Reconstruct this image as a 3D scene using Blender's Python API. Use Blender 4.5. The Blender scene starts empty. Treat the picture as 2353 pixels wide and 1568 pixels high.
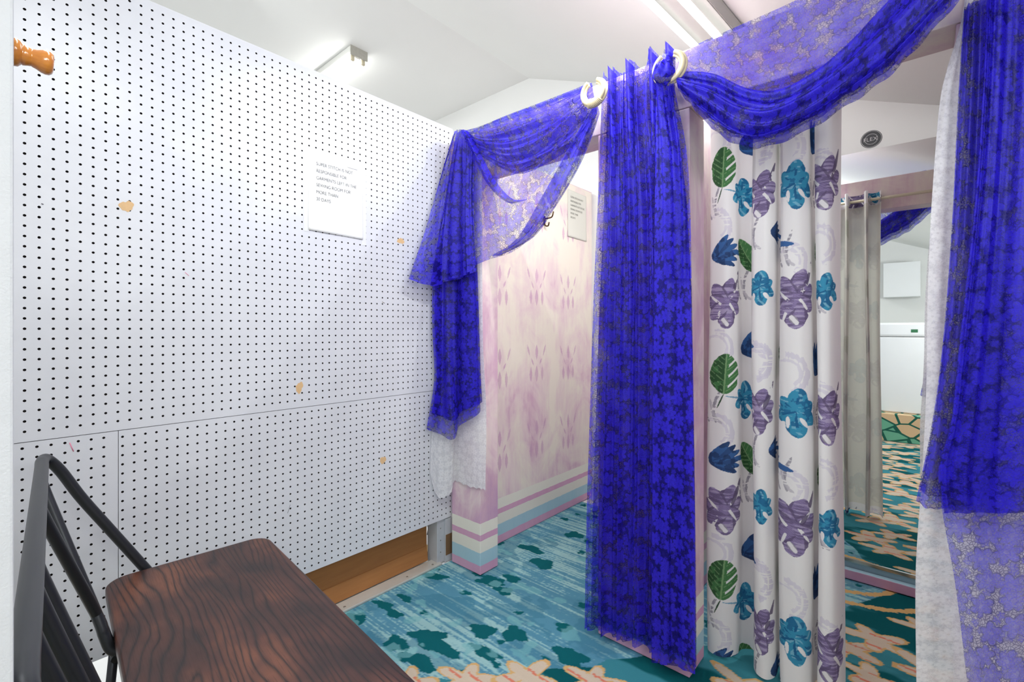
import bpy, bmesh, math, random
import numpy as np
from mathutils import Vector, Matrix

random.seed(7); np.random.seed(7)
scn = bpy.context.scene
COL = scn.collection
PI = math.pi

# ------------------------------------------------------------------ camera model
F = 1076.0; U0 = 1176.5; V0 = 756.0; H = 1.08
YAW = math.radians(41.26); SN, CS = math.sin(YAW), math.cos(YAW)

def ray(u, v):
    X = (u - U0) / F; Z = (V0 - v) / F
    return (-SN + CS * X, CS + SN * X, Z)

def py(u, v, y):                      # point on the wall plane y = const
    d = ray(u, v); t = y / d[1]
    return (d[0] * t, y, H + d[2] * t)

def px(u, v, x):                      # point on the wall plane x = const
    d = ray(u, v); t = x / d[0]
    return (x, d[1] * t, H + d[2] * t)

def P(u, v, d):                       # d > 0: plane y = d ; d < 0: plane x = d
    return py(u, v, d) if d > 0 else px(u, v, d)

# ------------------------------------------------------------------ numpy helpers
def lin(c):
    c = np.asarray(c, dtype=float) / 255.0
    return np.where(c <= 0.04045, c / 12.92, ((c + 0.055) / 1.055) ** 2.4)

def L4(c):
    r = lin(c); return (float(r[0]), float(r[1]), float(r[2]), 1.0)

def _hash(ix, iy, seed):
    n = (ix * 374761393 + iy * 668265263 + seed * 1274126177) & 0xFFFFFFFF
    n = ((n ^ (n >> 13)) * 1274126177) & 0xFFFFFFFF
    return ((n ^ (n >> 16)) & 0xFFFF) / 65535.0

def vnoise(x, y, seed=0):
    ix = np.floor(x).astype(np.int64); iy = np.floor(y).astype(np.int64)
    fx = x - ix; fy = y - iy
    fx = fx * fx * (3 - 2 * fx); fy = fy * fy * (3 - 2 * fy)
    a = _hash(ix, iy, seed); b = _hash(ix + 1, iy, seed)
    c = _hash(ix, iy + 1, seed); d = _hash(ix + 1, iy + 1, seed)
    return (a + (b - a) * fx) * (1 - fy) + (c + (d - c) * fx) * fy

def fbm(x, y, seed=0, n=4):
    r = 0; a = .5; t = 0
    for i in range(n):
        r = r + a * vnoise(x * 2 ** i, y * 2 ** i, seed + i * 17); t += a; a *= .5
    return r / t

def smooth(a, b, x):
    t = np.clip((x - a) / (b - a), 0, 1); return t * t * (3 - 2 * t)

def catmull(pts, n):
    """resample control points (k,3) to n points, smooth"""
    p = np.asarray(pts, float); k = len(p)
    q = np.vstack([2 * p[0] - p[1], p, 2 * p[-1] - p[-2]])
    t = np.linspace(0, k - 1, n); i = np.minimum(t.astype(int), k - 2); f = (t - i)[:, None]
    a, b, c, d = q[i], q[i + 1], q[i + 2], q[i + 3]
    return .5 * (2 * b + (c - a) * f + (2 * a - 5 * b + 4 * c - d) * f ** 2 + (3 * b - a - 3 * c + d) * f ** 3)

# ------------------------------------------------------------------ object helpers
def link(o, parent=None):
    COL.objects.link(o)
    if parent is not None:
        o.parent = parent
    return o

def tag(o, label=None, cat=None, group=None, kind=None):
    if label: o['label'] = label
    if cat: o['category'] = cat
    if group: o['group'] = group
    if kind: o['kind'] = kind
    return o

def empty(name, loc, label, cat, group=None):
    o = bpy.data.objects.new(name, None); o.empty_display_size = .05
    link(o); o.location = loc
    return tag(o, label, cat, group)

def finish(name, me, mat, parent=None, sm=True):
    if mat is not None:
        for m in (mat if isinstance(mat, (list, tuple)) else [mat]):
            me.materials.append(m)
    if sm:
        me.polygons.foreach_set('use_smooth', np.ones(len(me.polygons), dtype=bool))
    o = bpy.data.objects.new(name, me)
    link(o)
    if parent is not None:
        o.parent = parent
        o.matrix_parent_inverse = Matrix.Translation(parent.location).inverted() @ Matrix.Identity(4) if parent.rotation_euler.z == 0 else parent_matrix(parent).inverted()
    return o

def parent_matrix(p):
    return Matrix.Translation(p.location) @ p.rotation_euler.to_matrix().to_4x4()

def grid_mesh(name, V, UV=None, color=None, flip=False, holes=None):
    """V (n,m,3) -> grid mesh with uv and point colours"""
    n, m = V.shape[:2]
    me = bpy.data.meshes.new(name)
    me.vertices.add(n * m); me.vertices.foreach_set('co', V.reshape(-1).astype(np.float32))
    idx = np.arange(n * m).reshape(n, m)
    q = np.stack([idx[:-1, :-1], idx[1:, :-1], idx[1:, 1:], idx[:-1, 1:]], -1).reshape(-1, 4)
    if flip: q = q[:, ::-1]
    nf = len(q)
    me.loops.add(nf * 4); me.loops.foreach_set('vertex_index', q.reshape(-1).astype(np.int32))
    me.polygons.add(nf); me.polygons.foreach_set('loop_start', (np.arange(nf) * 4).astype(np.int32))
    me.update(calc_edges=True)
    if UV is not None:
        l = me.uv_layers.new(name='UVMap')
        l.data.foreach_set('uv', UV.reshape(-1, 2)[q.reshape(-1)].reshape(-1).astype(np.float32))
    if color is not None:
        ca = me.color_attributes.new('Col', 'FLOAT_COLOR', 'POINT')
        c4 = np.ones((n * m, 4), np.float32); c4[:, :3] = color.reshape(-1, 3)
        ca.data.foreach_set('color', c4.reshape(-1))
    return me

def join_meshes(name, meshes):
    bm = bmesh.new()
    for m in meshes:
        bm.from_mesh(m)
    me = bpy.data.meshes.new(name); bm.to_mesh(me); bm.free()
    for m in meshes: bpy.data.meshes.remove(m)
    return me

def bm_box(bm, lo, hi):
    r = bmesh.ops.create_cube(bm, size=1)
    c = [(a + b) / 2 for a, b in zip(lo, hi)]; s = [b - a for a, b in zip(lo, hi)]
    for v in r['verts']:
        v.co = Vector((v.co.x * s[0] + c[0], v.co.y * s[1] + c[1], v.co.z * s[2] + c[2]))
    return r['verts']

def box(name, lo, hi, mat, parent=None, bev=0.0, kind=None, seg=2):
    bm = bmesh.new(); bm_box(bm, lo, hi)
    if bev > 0:
        bmesh.ops.bevel(bm, geom=list(bm.edges), offset=bev, segments=seg, affect='EDGES', profile=.5)
    me = bpy.data.meshes.new(name); bm.to_mesh(me); bm.free()
    o = finish(name, me, mat, parent, sm=False)
    if kind: o['kind'] = kind
    return o

def tube_mesh(name, pts, r, n=12, res=None, caps=True, smoothpath=True):
    pts = np.asarray(pts, float)
    if smoothpath:
        pts = catmull(pts, res or max(24, 8 * len(pts)))
    k = len(pts)
    rr = np.full(k, r) if np.isscalar(r) else np.interp(np.linspace(0, 1, k), np.linspace(0, 1, len(r)), r)
    T = np.gradient(pts, axis=0); T /= np.linalg.norm(T, axis=1)[:, None] + 1e-12
    ref = np.array([0, 0, 1.0]) if abs(T[0][2]) < .9 else np.array([1.0, 0, 0])
    N = np.zeros_like(pts); N[0] = np.cross(T[0], ref); N[0] /= np.linalg.norm(N[0])
    for i in range(1, k):
        v = N[i - 1] - T[i] * np.dot(N[i - 1], T[i]); N[i] = v / (np.linalg.norm(v) + 1e-12)
    B = np.cross(T, N)
    a = np.linspace(0, 2 * PI, n, endpoint=False)
    ring = pts[:, None, :] + rr[:, None, None] * (np.cos(a)[None, :, None] * N[:, None, :] + np.sin(a)[None, :, None] * B[:, None, :])
    vs = [tuple(p) for p in ring.reshape(-1, 3)]
    fs = []
    for i in range(k - 1):
        for j in range(n):
            fs.append((i * n + j, i * n + (j + 1) % n, (i + 1) * n + (j + 1) % n, (i + 1) * n + j))
    if caps:
        fs.append(tuple(range(n))[::-1]); fs.append(tuple(range((k - 1) * n, k * n)))
    me = bpy.data.meshes.new(name); me.from_pydata(vs, [], fs); me.update()
    bm = bmesh.new(); bm.from_mesh(me); bmesh.ops.recalc_face_normals(bm, faces=bm.faces); bm.to_mesh(me); bm.free()
    return me

def tube(name, pts, r, mat, parent=None, **k):
    return finish(name, tube_mesh(name, pts, r, **k), mat, parent)

def lathe_mesh(name, prof, axis_o, axis_d, n=32):
    """prof: list of (distance along axis, radius)"""
    d = Vector(axis_d).normalized(); o = Vector(axis_o)
    a = d.orthogonal().normalized(); b = d.cross(a)
    vs = []; fs = []
    for (h, r) in prof:
        for j in range(n):
            t = 2 * PI * j / n
            vs.append(o + d * h + (a * math.cos(t) + b * math.sin(t)) * r)
    k = len(prof)
    for i in range(k - 1):
        for j in range(n):
            fs.append((i * n + j, i * n + (j + 1) % n, (i + 1) * n + (j + 1) % n, (i + 1) * n + j))
    fs.append(tuple(range(n))[::-1]); fs.append(tuple(range((k - 1) * n, k * n)))
    me = bpy.data.meshes.new(name); me.from_pydata([tuple(v) for v in vs], [], fs); me.update()
    bm = bmesh.new(); bm.from_mesh(me); bmesh.ops.recalc_face_normals(bm, faces=bm.faces); bm.to_mesh(me); bm.free()
    return me

def text_mesh(body, size, M, spacing=1.0, line=1.0, sx=1.0):
    cu = bpy.data.curves.new('txt', 'FONT'); cu.body = body; cu.size = size
    cu.space_line = line; cu.space_character = spacing; cu.extrude = 0.0002; cu.offset = -size * .012
    o = bpy.data.objects.new('txt', cu); COL.objects.link(o)
    bpy.context.view_layer.update()
    me = bpy.data.meshes.new_from_object(o.evaluated_get(bpy.context.evaluated_depsgraph_get()))
    bpy.data.objects.remove(o); bpy.data.curves.remove(cu)
    me.transform(M @ Matrix.Diagonal((sx, 1, 1, 1)))
    return me

# ------------------------------------------------------------------ materials
class NT:
    def __init__(s, name):
        s.m = bpy.data.materials.new(name); s.m.use_nodes = True
        s.t = s.m.node_tree; s.t.nodes.clear()
        s.out = s.t.nodes.new('ShaderNodeOutputMaterial')
    def n(s, typ, ins=None, **props):
        nd = s.t.nodes.new(typ)
        for k, v in props.items(): setattr(nd, k, v)
        for k, v in (ins or {}).items():
            if isinstance(v, bpy.types.NodeSocket): s.t.links.new(v, nd.inputs[k])
            else: nd.inputs[k].default_value = v
        return nd
    def math(s, op, a, b=0.0, c=None):
        ins = {0: a, 1: b}
        if c is not None: ins[2] = c
        return s.n('ShaderNodeMath', ins, operation=op).outputs[0]
    def mix(s, f, a, b, blend='MIX'):
        nd = s.n('ShaderNodeMix', {'Factor': f, 'A': a, 'B': b} if False else None, data_type='RGBA', blend_type=blend)
        for k, v in ((0, f), (6, a), (7, b)):
            if isinstance(v, bpy.types.NodeSocket): s.t.links.new(v, nd.inputs[k])
            else: nd.inputs[k].default_value = v
        return nd.outputs[2]
    def ramp(s, f, stops, interp='LINEAR'):
        nd = s.n('ShaderNodeValToRGB', {0: f}); cr = nd.color_ramp; cr.interpolation = interp
        while len(cr.elements) < len(stops): cr.elements.new(.5)
        for e, (p, c) in zip(cr.elements, stops): e.position = p; e.color = c
        return nd.outputs[0]
    def noise(s, vec, scale, detail=4, rough=.5, dist=0.0, out='Fac'):
        nd = s.n('ShaderNodeTexNoise', {'Scale': scale, 'Detail': detail, 'Roughness': rough, 'Distortion': dist})
        if vec is not None: s.t.links.new(vec, nd.inputs['Vector'])
        return nd.outputs[out]
    def mapping(s, vec, sc=(1, 1, 1), rot=(0, 0, 0)):
        return s.n('ShaderNodeMapping', {'Vector': vec, 'Scale': sc, 'Rotation': rot}).outputs[0]
    def bsdf(s, col, rough=.5, metal=0.0, bump=None, bstr=.2, bdist=.002, **extra):
        b = s.n('ShaderNodeBsdfPrincipled')
        for k, v in (('Base Color', col), ('Roughness', rough), ('Metallic', metal), *extra.items()):
            k = k.replace('_', ' ')
            if isinstance(v, bpy.types.NodeSocket): s.t.links.new(v, b.inputs[k])
            else: b.inputs[k].default_value = v
        if bump is not None:
            bn = s.n('ShaderNodeBump', {'Strength': bstr, 'Distance': bdist, 'Height': bump})
            s.t.links.new(bn.outputs[0], b.inputs['Normal'])
        s.t.links.new(b.outputs[0], s.out.inputs[0])
        return b
    def obj(s): return s.n('ShaderNodeTexCoord').outputs['Object']
    def uv(s): return s.n('ShaderNodeTexCoord').outputs['UV']
    def pos(s): return s.n('ShaderNodeNewGeometry').outputs['Position']

def simple(name, c, rough=.5, metal=0.0, var=.06, scale=12, bump=.0):
    t = NT(name); p = t.pos()
    nz = t.noise(p, scale, 5)
    c = L4(c); d = tuple(x * (1 - var) for x in c[:3]) + (1,)
    col = t.mix(nz, d, c)
    t.bsdf(col, rough, metal, bump=t.noise(p, scale * 12, 3) if bump else None, bstr=bump)
    return t.m

M = {}
M['ceiling'] = simple('ceiling_paint', (246, 247, 245), .65, var=.03, scale=3)
M['white_wall'] = simple('wall_paint', (244, 245, 244), .6, var=.03, scale=4)
M['white_floor'] = simple('white_floor_paint', (236, 237, 238), .35, var=.08, scale=9)
M['jamb'] = simple('jamb_paint', (206, 208, 212), .6, var=.08, scale=40, bump=.25)
M['hole'] = simple('hole_shade', (26, 17, 14), .9)  # near-black: shade inside the perforations put into the colour
M['black_steel'] = simple('black_steel', (48, 50, 54), .36, .55, var=.12, scale=30)
M['dark_steel'] = simple('dark_steel', (30, 31, 33), .4, .6)
M['aluminium'] = simple('brushed_strip', (206, 203, 196), .38, .35, var=.12, scale=25)
M['screw'] = simple('screw_metal', (150, 145, 138), .35, .8)
M['paper'] = simple('paper', (243, 243, 243), .7, var=.02)
M['old_paper'] = simple('old_paper', (214, 213, 204), .7, var=.05)
M['ink'] = simple('ink', (78, 78, 82), .7)
M['faded_ink'] = simple('faded_ink', (128, 128, 124), .7)
M['tape'] = simple('tape', (222, 223, 226), .12, var=.02)
M['torn'] = simple('torn_hardboard', (222, 184, 138), .85, var=.2, scale=90)
M['lamp_metal'] = simple('lamp_channel', (226, 226, 222), .45, var=.05)
M['lamp_dull'] = simple('lamp_channel_dull', (176, 176, 172), .5, var=.08)
M['lamp_grey'] = simple('lamp_end_metal', (190, 188, 178), .5, var=.25, scale=60)
M['socket'] = simple('lamp_socket', (214, 205, 180), .45)
M['brass_pin'] = simple('hook_bronze', (98, 78, 54), .35, .8)
M['stud'] = simple('stud_paint', (186, 188, 194), .6, var=.2, scale=20, bump=.2)
M['bare'] = simple('bare_hardboard', (124, 92, 62), .85, var=.3, scale=40)
M['lath'] = simple('lath_wood', (224, 196, 140), .6, var=.2, scale=30)
M['rattan'] = simple('ivory_rattan', (220, 205, 168), .42, var=.1, scale=60)
M['rod'] = simple('cream_rod', (222, 212, 188), .35, .2)
M['chrome'] = simple('chrome', (205, 206, 208), .15, 1.0)
M['cable'] = simple('cable_grey', (120, 122, 126), .5)
M['appliance'] = simple('appliance_enamel', (244, 246, 248), .3, var=.02)
M['green_tag'] = simple('green_sticker', (58, 122, 84), .5)
M['sticker'] = simple('sticker_black', (66, 68, 72), .45)
M['sticker_white'] = simple('sticker_white', (226, 226, 228), .45)

t = NT('mirror_silver'); t.bsdf((.93, .955, .94, 1), .004, 1.0); M['mirror'] = t.m

t = NT('fluorescent_tube')
e = t.n('ShaderNodeEmission', {'Color': (1, .998, .96, 1), 'Strength': 9.0}); t.t.links.new(e.outputs[0], t.out.inputs[0])
M['tube'] = t.m
t = NT('fluorescent_tube_dim')  # same tubes with weaker emission, so the lamp keeps its detail
e = t.n('ShaderNodeEmission', {'Color': (1, .998, .96, 1), 'Strength': 2.7}); t.t.links.new(e.outputs[0], t.out.inputs[0])
M['tube_dim'] = t.m

# pegboard white paint
t = NT('pegboard_paint'); p = t.pos()
nz = t.noise(p, 7, 6, .6); c = t.mix(nz, L4((202, 203, 210)), L4((217, 218, 224)))
sc = t.noise(t.mapping(p, (1, 18, 3)), 3, 5, .7)
c = t.mix(t.math('MULTIPLY', t.math('GREATER_THAN', sc, .70), .12), c, L4((150, 148, 152)))
t.bsdf(c, .33, bump=t.noise(p, 260, 3), bstr=.05); M['peg'] = t.m

# cardboard
t = NT('cardboard'); p = t.pos()
c = t.mix(t.noise(t.mapping(p, (1, 1, 12)), 6, 5), L4((140, 92, 48)), L4((166, 112, 62)))
t.bsdf(c, .8, bump=t.noise(t.mapping(p, (1, 60, 1)), 8, 2), bstr=.08); M['card'] = t.m

# wooden knob
t = NT('varnished_pine'); p = t.pos()
w = t.noise(t.mapping(p, (90, 8, 90)), 4, 4, .6, .4)
c = t.mix(w, L4((176, 98, 28)), L4((222, 148, 62)))
t.bsdf(c, .2, Coat_Weight=.6); M['knob'] = t.m

# stained seat, grain along X
t = NT('stained_ash'); p = t.obj()
warp = t.noise(t.mapping(p, (1.0, 4.2, 1)), 1.5, 2.5, .45, .3)
ringv = t.math('ADD', t.math('MULTIPLY', warp, 12.0), t.math('MULTIPLY', t.n('ShaderNodeSeparateXYZ', {0: p}).outputs[1], 64.0))
rings = t.math('FRACT', ringv)
line = t.math('SUBTRACT', 1.0, t.math('MULTIPLY', t.math('ABSOLUTE', t.math('SUBTRACT', rings, .5)), 2.0))
line = t.math('POWER', line, 3.0)
pores = t.noise(t.mapping(p, (7, 240, 20)), 2.2, 4, .65)
tone = t.noise(t.mapping(p, (1, 1.6, 1)), 5.5, 3, .5)
base = t.ramp(tone, [(.33, L4((40, 22, 20))), (.52, L4((72, 40, 32))), (.70, L4((112, 66, 46)))])
dk = t.math('MULTIPLY', line, t.math('MULTIPLY_ADD', pores, 1.6, .15))
col = t.mix(t.math('MINIMUM', dk, .9), base, L4((20, 13, 13)))
fine = t.math('GREATER_THAN', pores, .60)
col = t.mix(t.math('MULTIPLY', fine, .35), col, L4((24, 15, 14)))
t.bsdf(col, t.math('MULTIPLY_ADD', pores, .25, .27), bump=t.math('SUBTRACT', 1.0, dk), bstr=.3, bdist=.0006)
M['seat'] = t.m

# pink sponge paint with base stripes; stencil flag from point colours
def pink(name, stencil=False, stripes=True, seedv=(0, 0, 0), shift=0.0):
    t = NT(name); g = t.pos()
    p = t.n('ShaderNodeVectorMath', {0: g, 1: seedv}, operation='ADD').outputs[0]
    a = t.noise(t.mapping(p, (1, 1, .8)), 4.2, 5, .62, .6)
    b = t.noise(t.mapping(p, (8, 8, 1.3)), 3.0, 5, .6)
    mott = t.math('ADD', t.math('MULTIPLY', a, .72), t.math('MULTIPLY', b, .28))
    z = t.n('ShaderNodeSeparateXYZ', {0: g}).outputs[2]
    lowpink = t.math('MULTIPLY', t.math('SUBTRACT', 1.0, t.math('SMOOTH_MIN', t.math('DIVIDE', z, 1.5), 1.0, .2)), .14)
    mott = t.math('ADD', t.math('ADD', mott, lowpink), shift)
    col = t.ramp(mott, [(.36, L4((233, 224, 212))), (.50, L4((224, 202, 206))), (.60, L4((209, 172, 193))), (.74, L4((196, 156, 190)))])
    if stencil:
        at = t.n('ShaderNodeAttribute', attribute_name='Col')
        m = t.n('ShaderNodeSeparateColor', {0: at.outputs['Color']}).outputs[0]
        wear = t.math('MULTIPLY', m, t.math('MULTIPLY_ADD', b, .4, .75))
        col = t.mix(t.math('MINIMUM', wear, 1.0), col, L4((200, 160, 188)))
    if stripes:
        zz = t.math('ADD', z, t.math('MULTIPLY', t.math('SUBTRACT', t.noise(p, 30, 3), .5), .006))
        zn = t.math('DIVIDE', zz, .30)
        P_, B_, W_ = L4((208, 150, 186)), L4((158, 198, 214)), L4((230, 226, 214))
        st = t.ramp(zn, [(0, P_), (.137, B_), (.327, W_), (.50, P_), (.587, W_), (.757, P_)], 'CONSTANT')
        st = t.mix(t.math('MULTIPLY', b, .22), st, L4((232, 228, 224)))
        col = t.mix(t.math('LESS_THAN', zz, .2271), col, st)
    t.bsdf(col, .55, bump=t.noise(t.mapping(p, (40, 40, 6)), 4, 4), bstr=.12)
    return t.m
M['pink'] = pink('pink_sponge_paint')
M['pink_beam'] = pink('pink_beam_paint', stripes=False, seedv=(3.1, 1.2, .4))
M['pink_stencil'] = pink('pink_stencil_paint', stencil=True, seedv=(.7, .3, 2.2), shift=-.12)

# lace
def lace(name, hi, lo, base_a, net_a, flow_a, scale=20.0, trans=.35, vary=.3):
    t = NT(name); uv = t.uv()
    def flowers(sc, R0, petals, rnd):
        v = t.n('ShaderNodeTexVoronoi', {'Vector': uv, 'Scale': sc, 'Randomness': rnd}, voronoi_dimensions='2D', feature='F1')
        d = t.n('ShaderNodeVectorMath', {0: uv, 1: v.outputs['Position']}, operation='SUBTRACT').outputs[0]
        s_ = t.n('ShaderNodeSeparateXYZ', {0: d})
        th = t.math('ARCTAN2', s_.outputs[1], s_.outputs[0])
        r = t.n('ShaderNodeVectorMath', {0: d}, operation='LENGTH').outputs['Value']
        rr = t.math('MULTIPLY', r, sc)
        ph = t.n('ShaderNodeSeparateColor', {0: v.outputs['Color']}).outputs[0]
        wob = t.math('ABSOLUTE', t.math('COSINE', t.math('ADD', t.math('MULTIPLY', th, petals / 2), t.math('MULTIPLY', ph, 6.28))))
        bound = t.math('MULTIPLY', t.math('MULTIPLY_ADD', wob, .42, .58), R0)
        e = t.math('SUBTRACT', bound, rr)
        fill = t.n('ShaderNodeMapRange', {0: e, 1: 0.0, 2: .05}).outputs[0]
        rim = t.math('SUBTRACT', 1.0, t.n('ShaderNodeMapRange', {0: t.math('ABSOLUTE', e), 1: .015, 2: .06}).outputs[0])
        core = t.math('LESS_THAN', rr, R0 * .16)
        return fill, rim, core
    f1, rim1, core = flowers(scale, .50, 6, .55)
    f2, rim2, _ = flowers(scale * 2.3, .42, 5, .9)
    fl = t.math('MAXIMUM', f1, t.math('MULTIPLY', f2, .8))
    rim = t.math('MAXIMUM', rim1, t.math('MULTIPLY', rim2, .8))
    wv = t.n('ShaderNodeVectorMath', {0: uv, 1: t.n('ShaderNodeVectorMath', {0: t.noise(uv, 60, 2, out='Color'), 1: (.01, .01, .01)}, operation='MULTIPLY').outputs[0]}, operation='ADD').outputs[0]
    net = t.n('ShaderNodeTexVoronoi', {'Vector': wv, 'Scale': 165.0}, voronoi_dimensions='2D', feature='DISTANCE_TO_EDGE').outputs['Distance']
    strand = t.math('LESS_THAN', net, .11)
    al = t.math('MAXIMUM', t.math('MULTIPLY', strand, net_a), base_a)
    al = t.math('MAXIMUM', al, t.math('MULTIPLY', fl, flow_a))
    al = t.math('MAXIMUM', al, t.math('MULTIPLY', rim, min(1, flow_a + .2)))
    al = t.math('MULTIPLY', al, t.math('SUBTRACT', 1.0, t.math('MULTIPLY', core, .15)))
    thin = t.n('ShaderNodeMapRange', {0: t.noise(t.mapping(uv, (14, 3.5, 1)), 1.6, 4, .6), 1: .40, 2: .64, 3: 1.0, 4: 1.0 - vary}).outputs[0]
    speck = t.n('ShaderNodeMapRange', {0: t.noise(uv, 230, 2, .6), 1: .40, 2: .56, 3: 1.0 - vary * .55, 4: 1.0}).outputs[0]
    al = t.math('MULTIPLY', al, t.math('MULTIPLY', thin, speck))
    col = t.mix(t.math('MULTIPLY', fl, t.math('SUBTRACT', 1.0, t.math('MULTIPLY', rim, .5))), lo, hi)
    df = t.n('ShaderNodeBsdfDiffuse', {'Color': col})
    tl = t.n('ShaderNodeBsdfTranslucent', {'Color': col})
    gl = t.n('ShaderNodeBsdfGlossy', {'Color': (.6, .6, .9, 1), 'Roughness': .42})
    mx = t.n('ShaderNodeMixShader', {0: trans}); t.t.links.new(df.outputs[0], mx.inputs[1]); t.t.links.new(tl.outputs[0], mx.inputs[2])
    m2 = t.n('ShaderNodeMixShader', {0: .035}); t.t.links.new(mx.outputs[0], m2.inputs[1]); t.t.links.new(gl.outputs[0], m2.inputs[2])
    tr = t.n('ShaderNodeBsdfTransparent')
    m3 = t.n('ShaderNodeMixShader', {0: al}); t.t.links.new(tr.outputs[0], m3.inputs[1]); t.t.links.new(m2.outputs[0], m3.inputs[2])
    t.t.links.new(m3.outputs[0], t.out.inputs[0])
    return t.m
BH, BL = L4((52, 38, 220)), L4((21, 11, 130))
M['lace'] = lace('blue_lace', BH, BL, .50, .90, .82, vary=.28)
M['lace_sheer'] = lace('blue_lace_sheer', BH, BL, .10, .70, .60, vary=.15)
M['lace_dense'] = lace('blue_lace_gathered', BH, BL, .74, .92, .97, vary=.12)
M['lace_white'] = lace('white_lace', L4((248, 248, 250)), L4((236, 236, 240)), .84, .95, .97, scale=34, vary=.12)

# floral curtain: print on the front, plain lining with hems behind
t = NT('floral_print')
at = t.n('ShaderNodeAttribute', attribute_name='Col').outputs['Color']
geo = t.n('ShaderNodeNewGeometry'); z = t.n('ShaderNodeSeparateXYZ', {0: geo.outputs['Position']}).outputs[2]
hem = t.math('MAXIMUM', t.math('LESS_THAN', z, .06), t.math('GREATER_THAN', z, 1.79))
lining = t.mix(.12, L4((226, 224, 214)), at)
back = t.mix(hem, lining, at)
c = t.mix(geo.outputs['Backfacing'], at, back)
df = t.n('ShaderNodeBsdfPrincipled', {'Base Color': c, 'Roughness': .75})
tl = t.n('ShaderNodeBsdfTranslucent', {'Color': c}); mx = t.n('ShaderNodeMixShader', {0: .33})
t.t.links.new(df.outputs[0], mx.inputs[1]); t.t.links.new(tl.outputs[0], mx.inputs[2]); t.t.links.new(mx.outputs[0], t.out.inputs[0])
M['floral'] = t.m

# carpet
t = NT('carpet_pile'); p = t.pos()
at = t.n('ShaderNodeAttribute', attribute_name='Col').outputs['Color']
sp = t.noise(p, 420, 2, .6)
c = t.mix(t.math('MULTIPLY', sp, .2), at, (0.0, .02, .03, 1))
t.bsdf(c, .95, bump=sp, bstr=.5, bdist=.003, Specular_IOR_Level=.08); M['carpet'] = t.m

# riser with beige ground and green outlined leaves
t = NT('riser_carpet'); p = t.pos()
v = t.n('ShaderNodeTexVoronoi', {'Vector': t.mapping(p, (1, 1, 1.6)), 'Scale': 7.0}, feature='DISTANCE_TO_EDGE').outputs['Distance']
v1 = t.n('ShaderNodeTexVoronoi', {'Vector': t.mapping(p, (1, 1, 1.6)), 'Scale': 7.0}).outputs['Color']
isl = t.math('GREATER_THAN', t.n('ShaderNodeSeparateColor', {0: v1}).outputs[0], .55)
c = t.mix(isl, L4((222, 190, 150)), L4((110, 180, 150)))
c = t.mix(t.math('LESS_THAN', v, .07), c, L4((20, 95, 80)))
t.bsdf(c, .9); M['riser'] = t.m

# ------------------------------------------------------------------ room shell
GY = 2.62                        # end wall
RZ = 2.888; RX = -2.136; SLOPE = .404
def st(o): o['kind'] = 'structure'; return o
box('floor', (-4.3, -2.4, -.06), (1.9, GY + .1, -.004), M['white_floor'], kind='structure')
box('wall_back', (-4.3, GY, -.06), (1.9, GY + .1, 3.0), M['white_wall'], kind='structure')
box('wall_front', (-4.3, -2.4, -.06), (1.9, -2.3, 3.0), M['white_wall'], kind='structure')
box('wall_left', (-4.4, -2.4, -.06), (-4.3, GY + .1, 3.0), M['white_wall'], kind='structure')
box('wall_right', (1.3, -2.4, -.06), (1.4, GY + .1, 3.0), M['white_wall'], kind='structure')
# ceiling: flat part and slope in one folded slab
bm = bmesh.new()
xs = [-4.4, RX, 1.45]; zs = [RZ, RZ, RZ - SLOPE * (1.45 - RX)]
vs = []
for x, z in zip(xs, zs):
    for y in (-2.4, GY + .1):
        for dz in (0, .06):
            vs.append(bm.verts.new((x, y, z + dz)))
def V_(i, j, k): return vs[i * 4 + j * 2 + k]
for i in range(2):
    bm.faces.new((V_(i, 0, 0), V_(i, 1, 0), V_(i + 1, 1, 0), V_(i + 1, 0, 0)))
    bm.faces.new((V_(i, 0, 1), V_(i + 1, 0, 1), V_(i + 1, 1, 1), V_(i, 1, 1)))
    for j in (0, 1):
        bm.faces.new((V_(i, j, 0), V_(i + 1, j, 0), V_(i + 1, j, 1), V_(i, j, 1)))
for i in (0, 2):
    bm.faces.new((V_(i, 0, 0), V_(i, 0, 1), V_(i, 1, 1), V_(i, 1, 0)))
bmesh.ops.recalc_face_normals(bm, faces=bm.faces)
me = bpy.data.meshes.new('ceiling'); bm.to_mesh(me); bm.free()
st(finish('ceiling', me, M['ceiling'], sm=False))

# door jamb post near the camera, with the turned peg
box('trim_1', (-.60, -.14, 0), (-.50, .0172, 2.36), M['jamb'], kind='structure', bev=.002)
kx, kz = -.535, H + (V0 - 128) / F * .372
prof = [(0, .0155), (.002, .0165), (.006, .0158), (.0085, .0128), (.0092, .0118), (.010, .0126), (.014, .0112), (.0165, .0106), (.0172, .0100), (.018, .0107), (.022, .0120), (.026, .0140), (.030, .0148), (.0335, .0142), (.036, .0120), (.037, .009)]
k = .64
me = lathe_mesh('coat_peg', [(h * k, r * k) for h, r in prof], (kx, .0172, kz), (0.04, 1, -.06), 40)
o = finish('coat_peg', me, M['knob'])
tag(o, 'turned orange varnished wooden peg on the white door jamb at left edge', 'peg')

# ------------------------------------------------------------------ pegboard partition
PX = -1.663; ZT, ZS, ZB = 2.020, .800, .201; YR = 1.473; YL = -.45
DP = .0254; R_H = .0033

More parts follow.
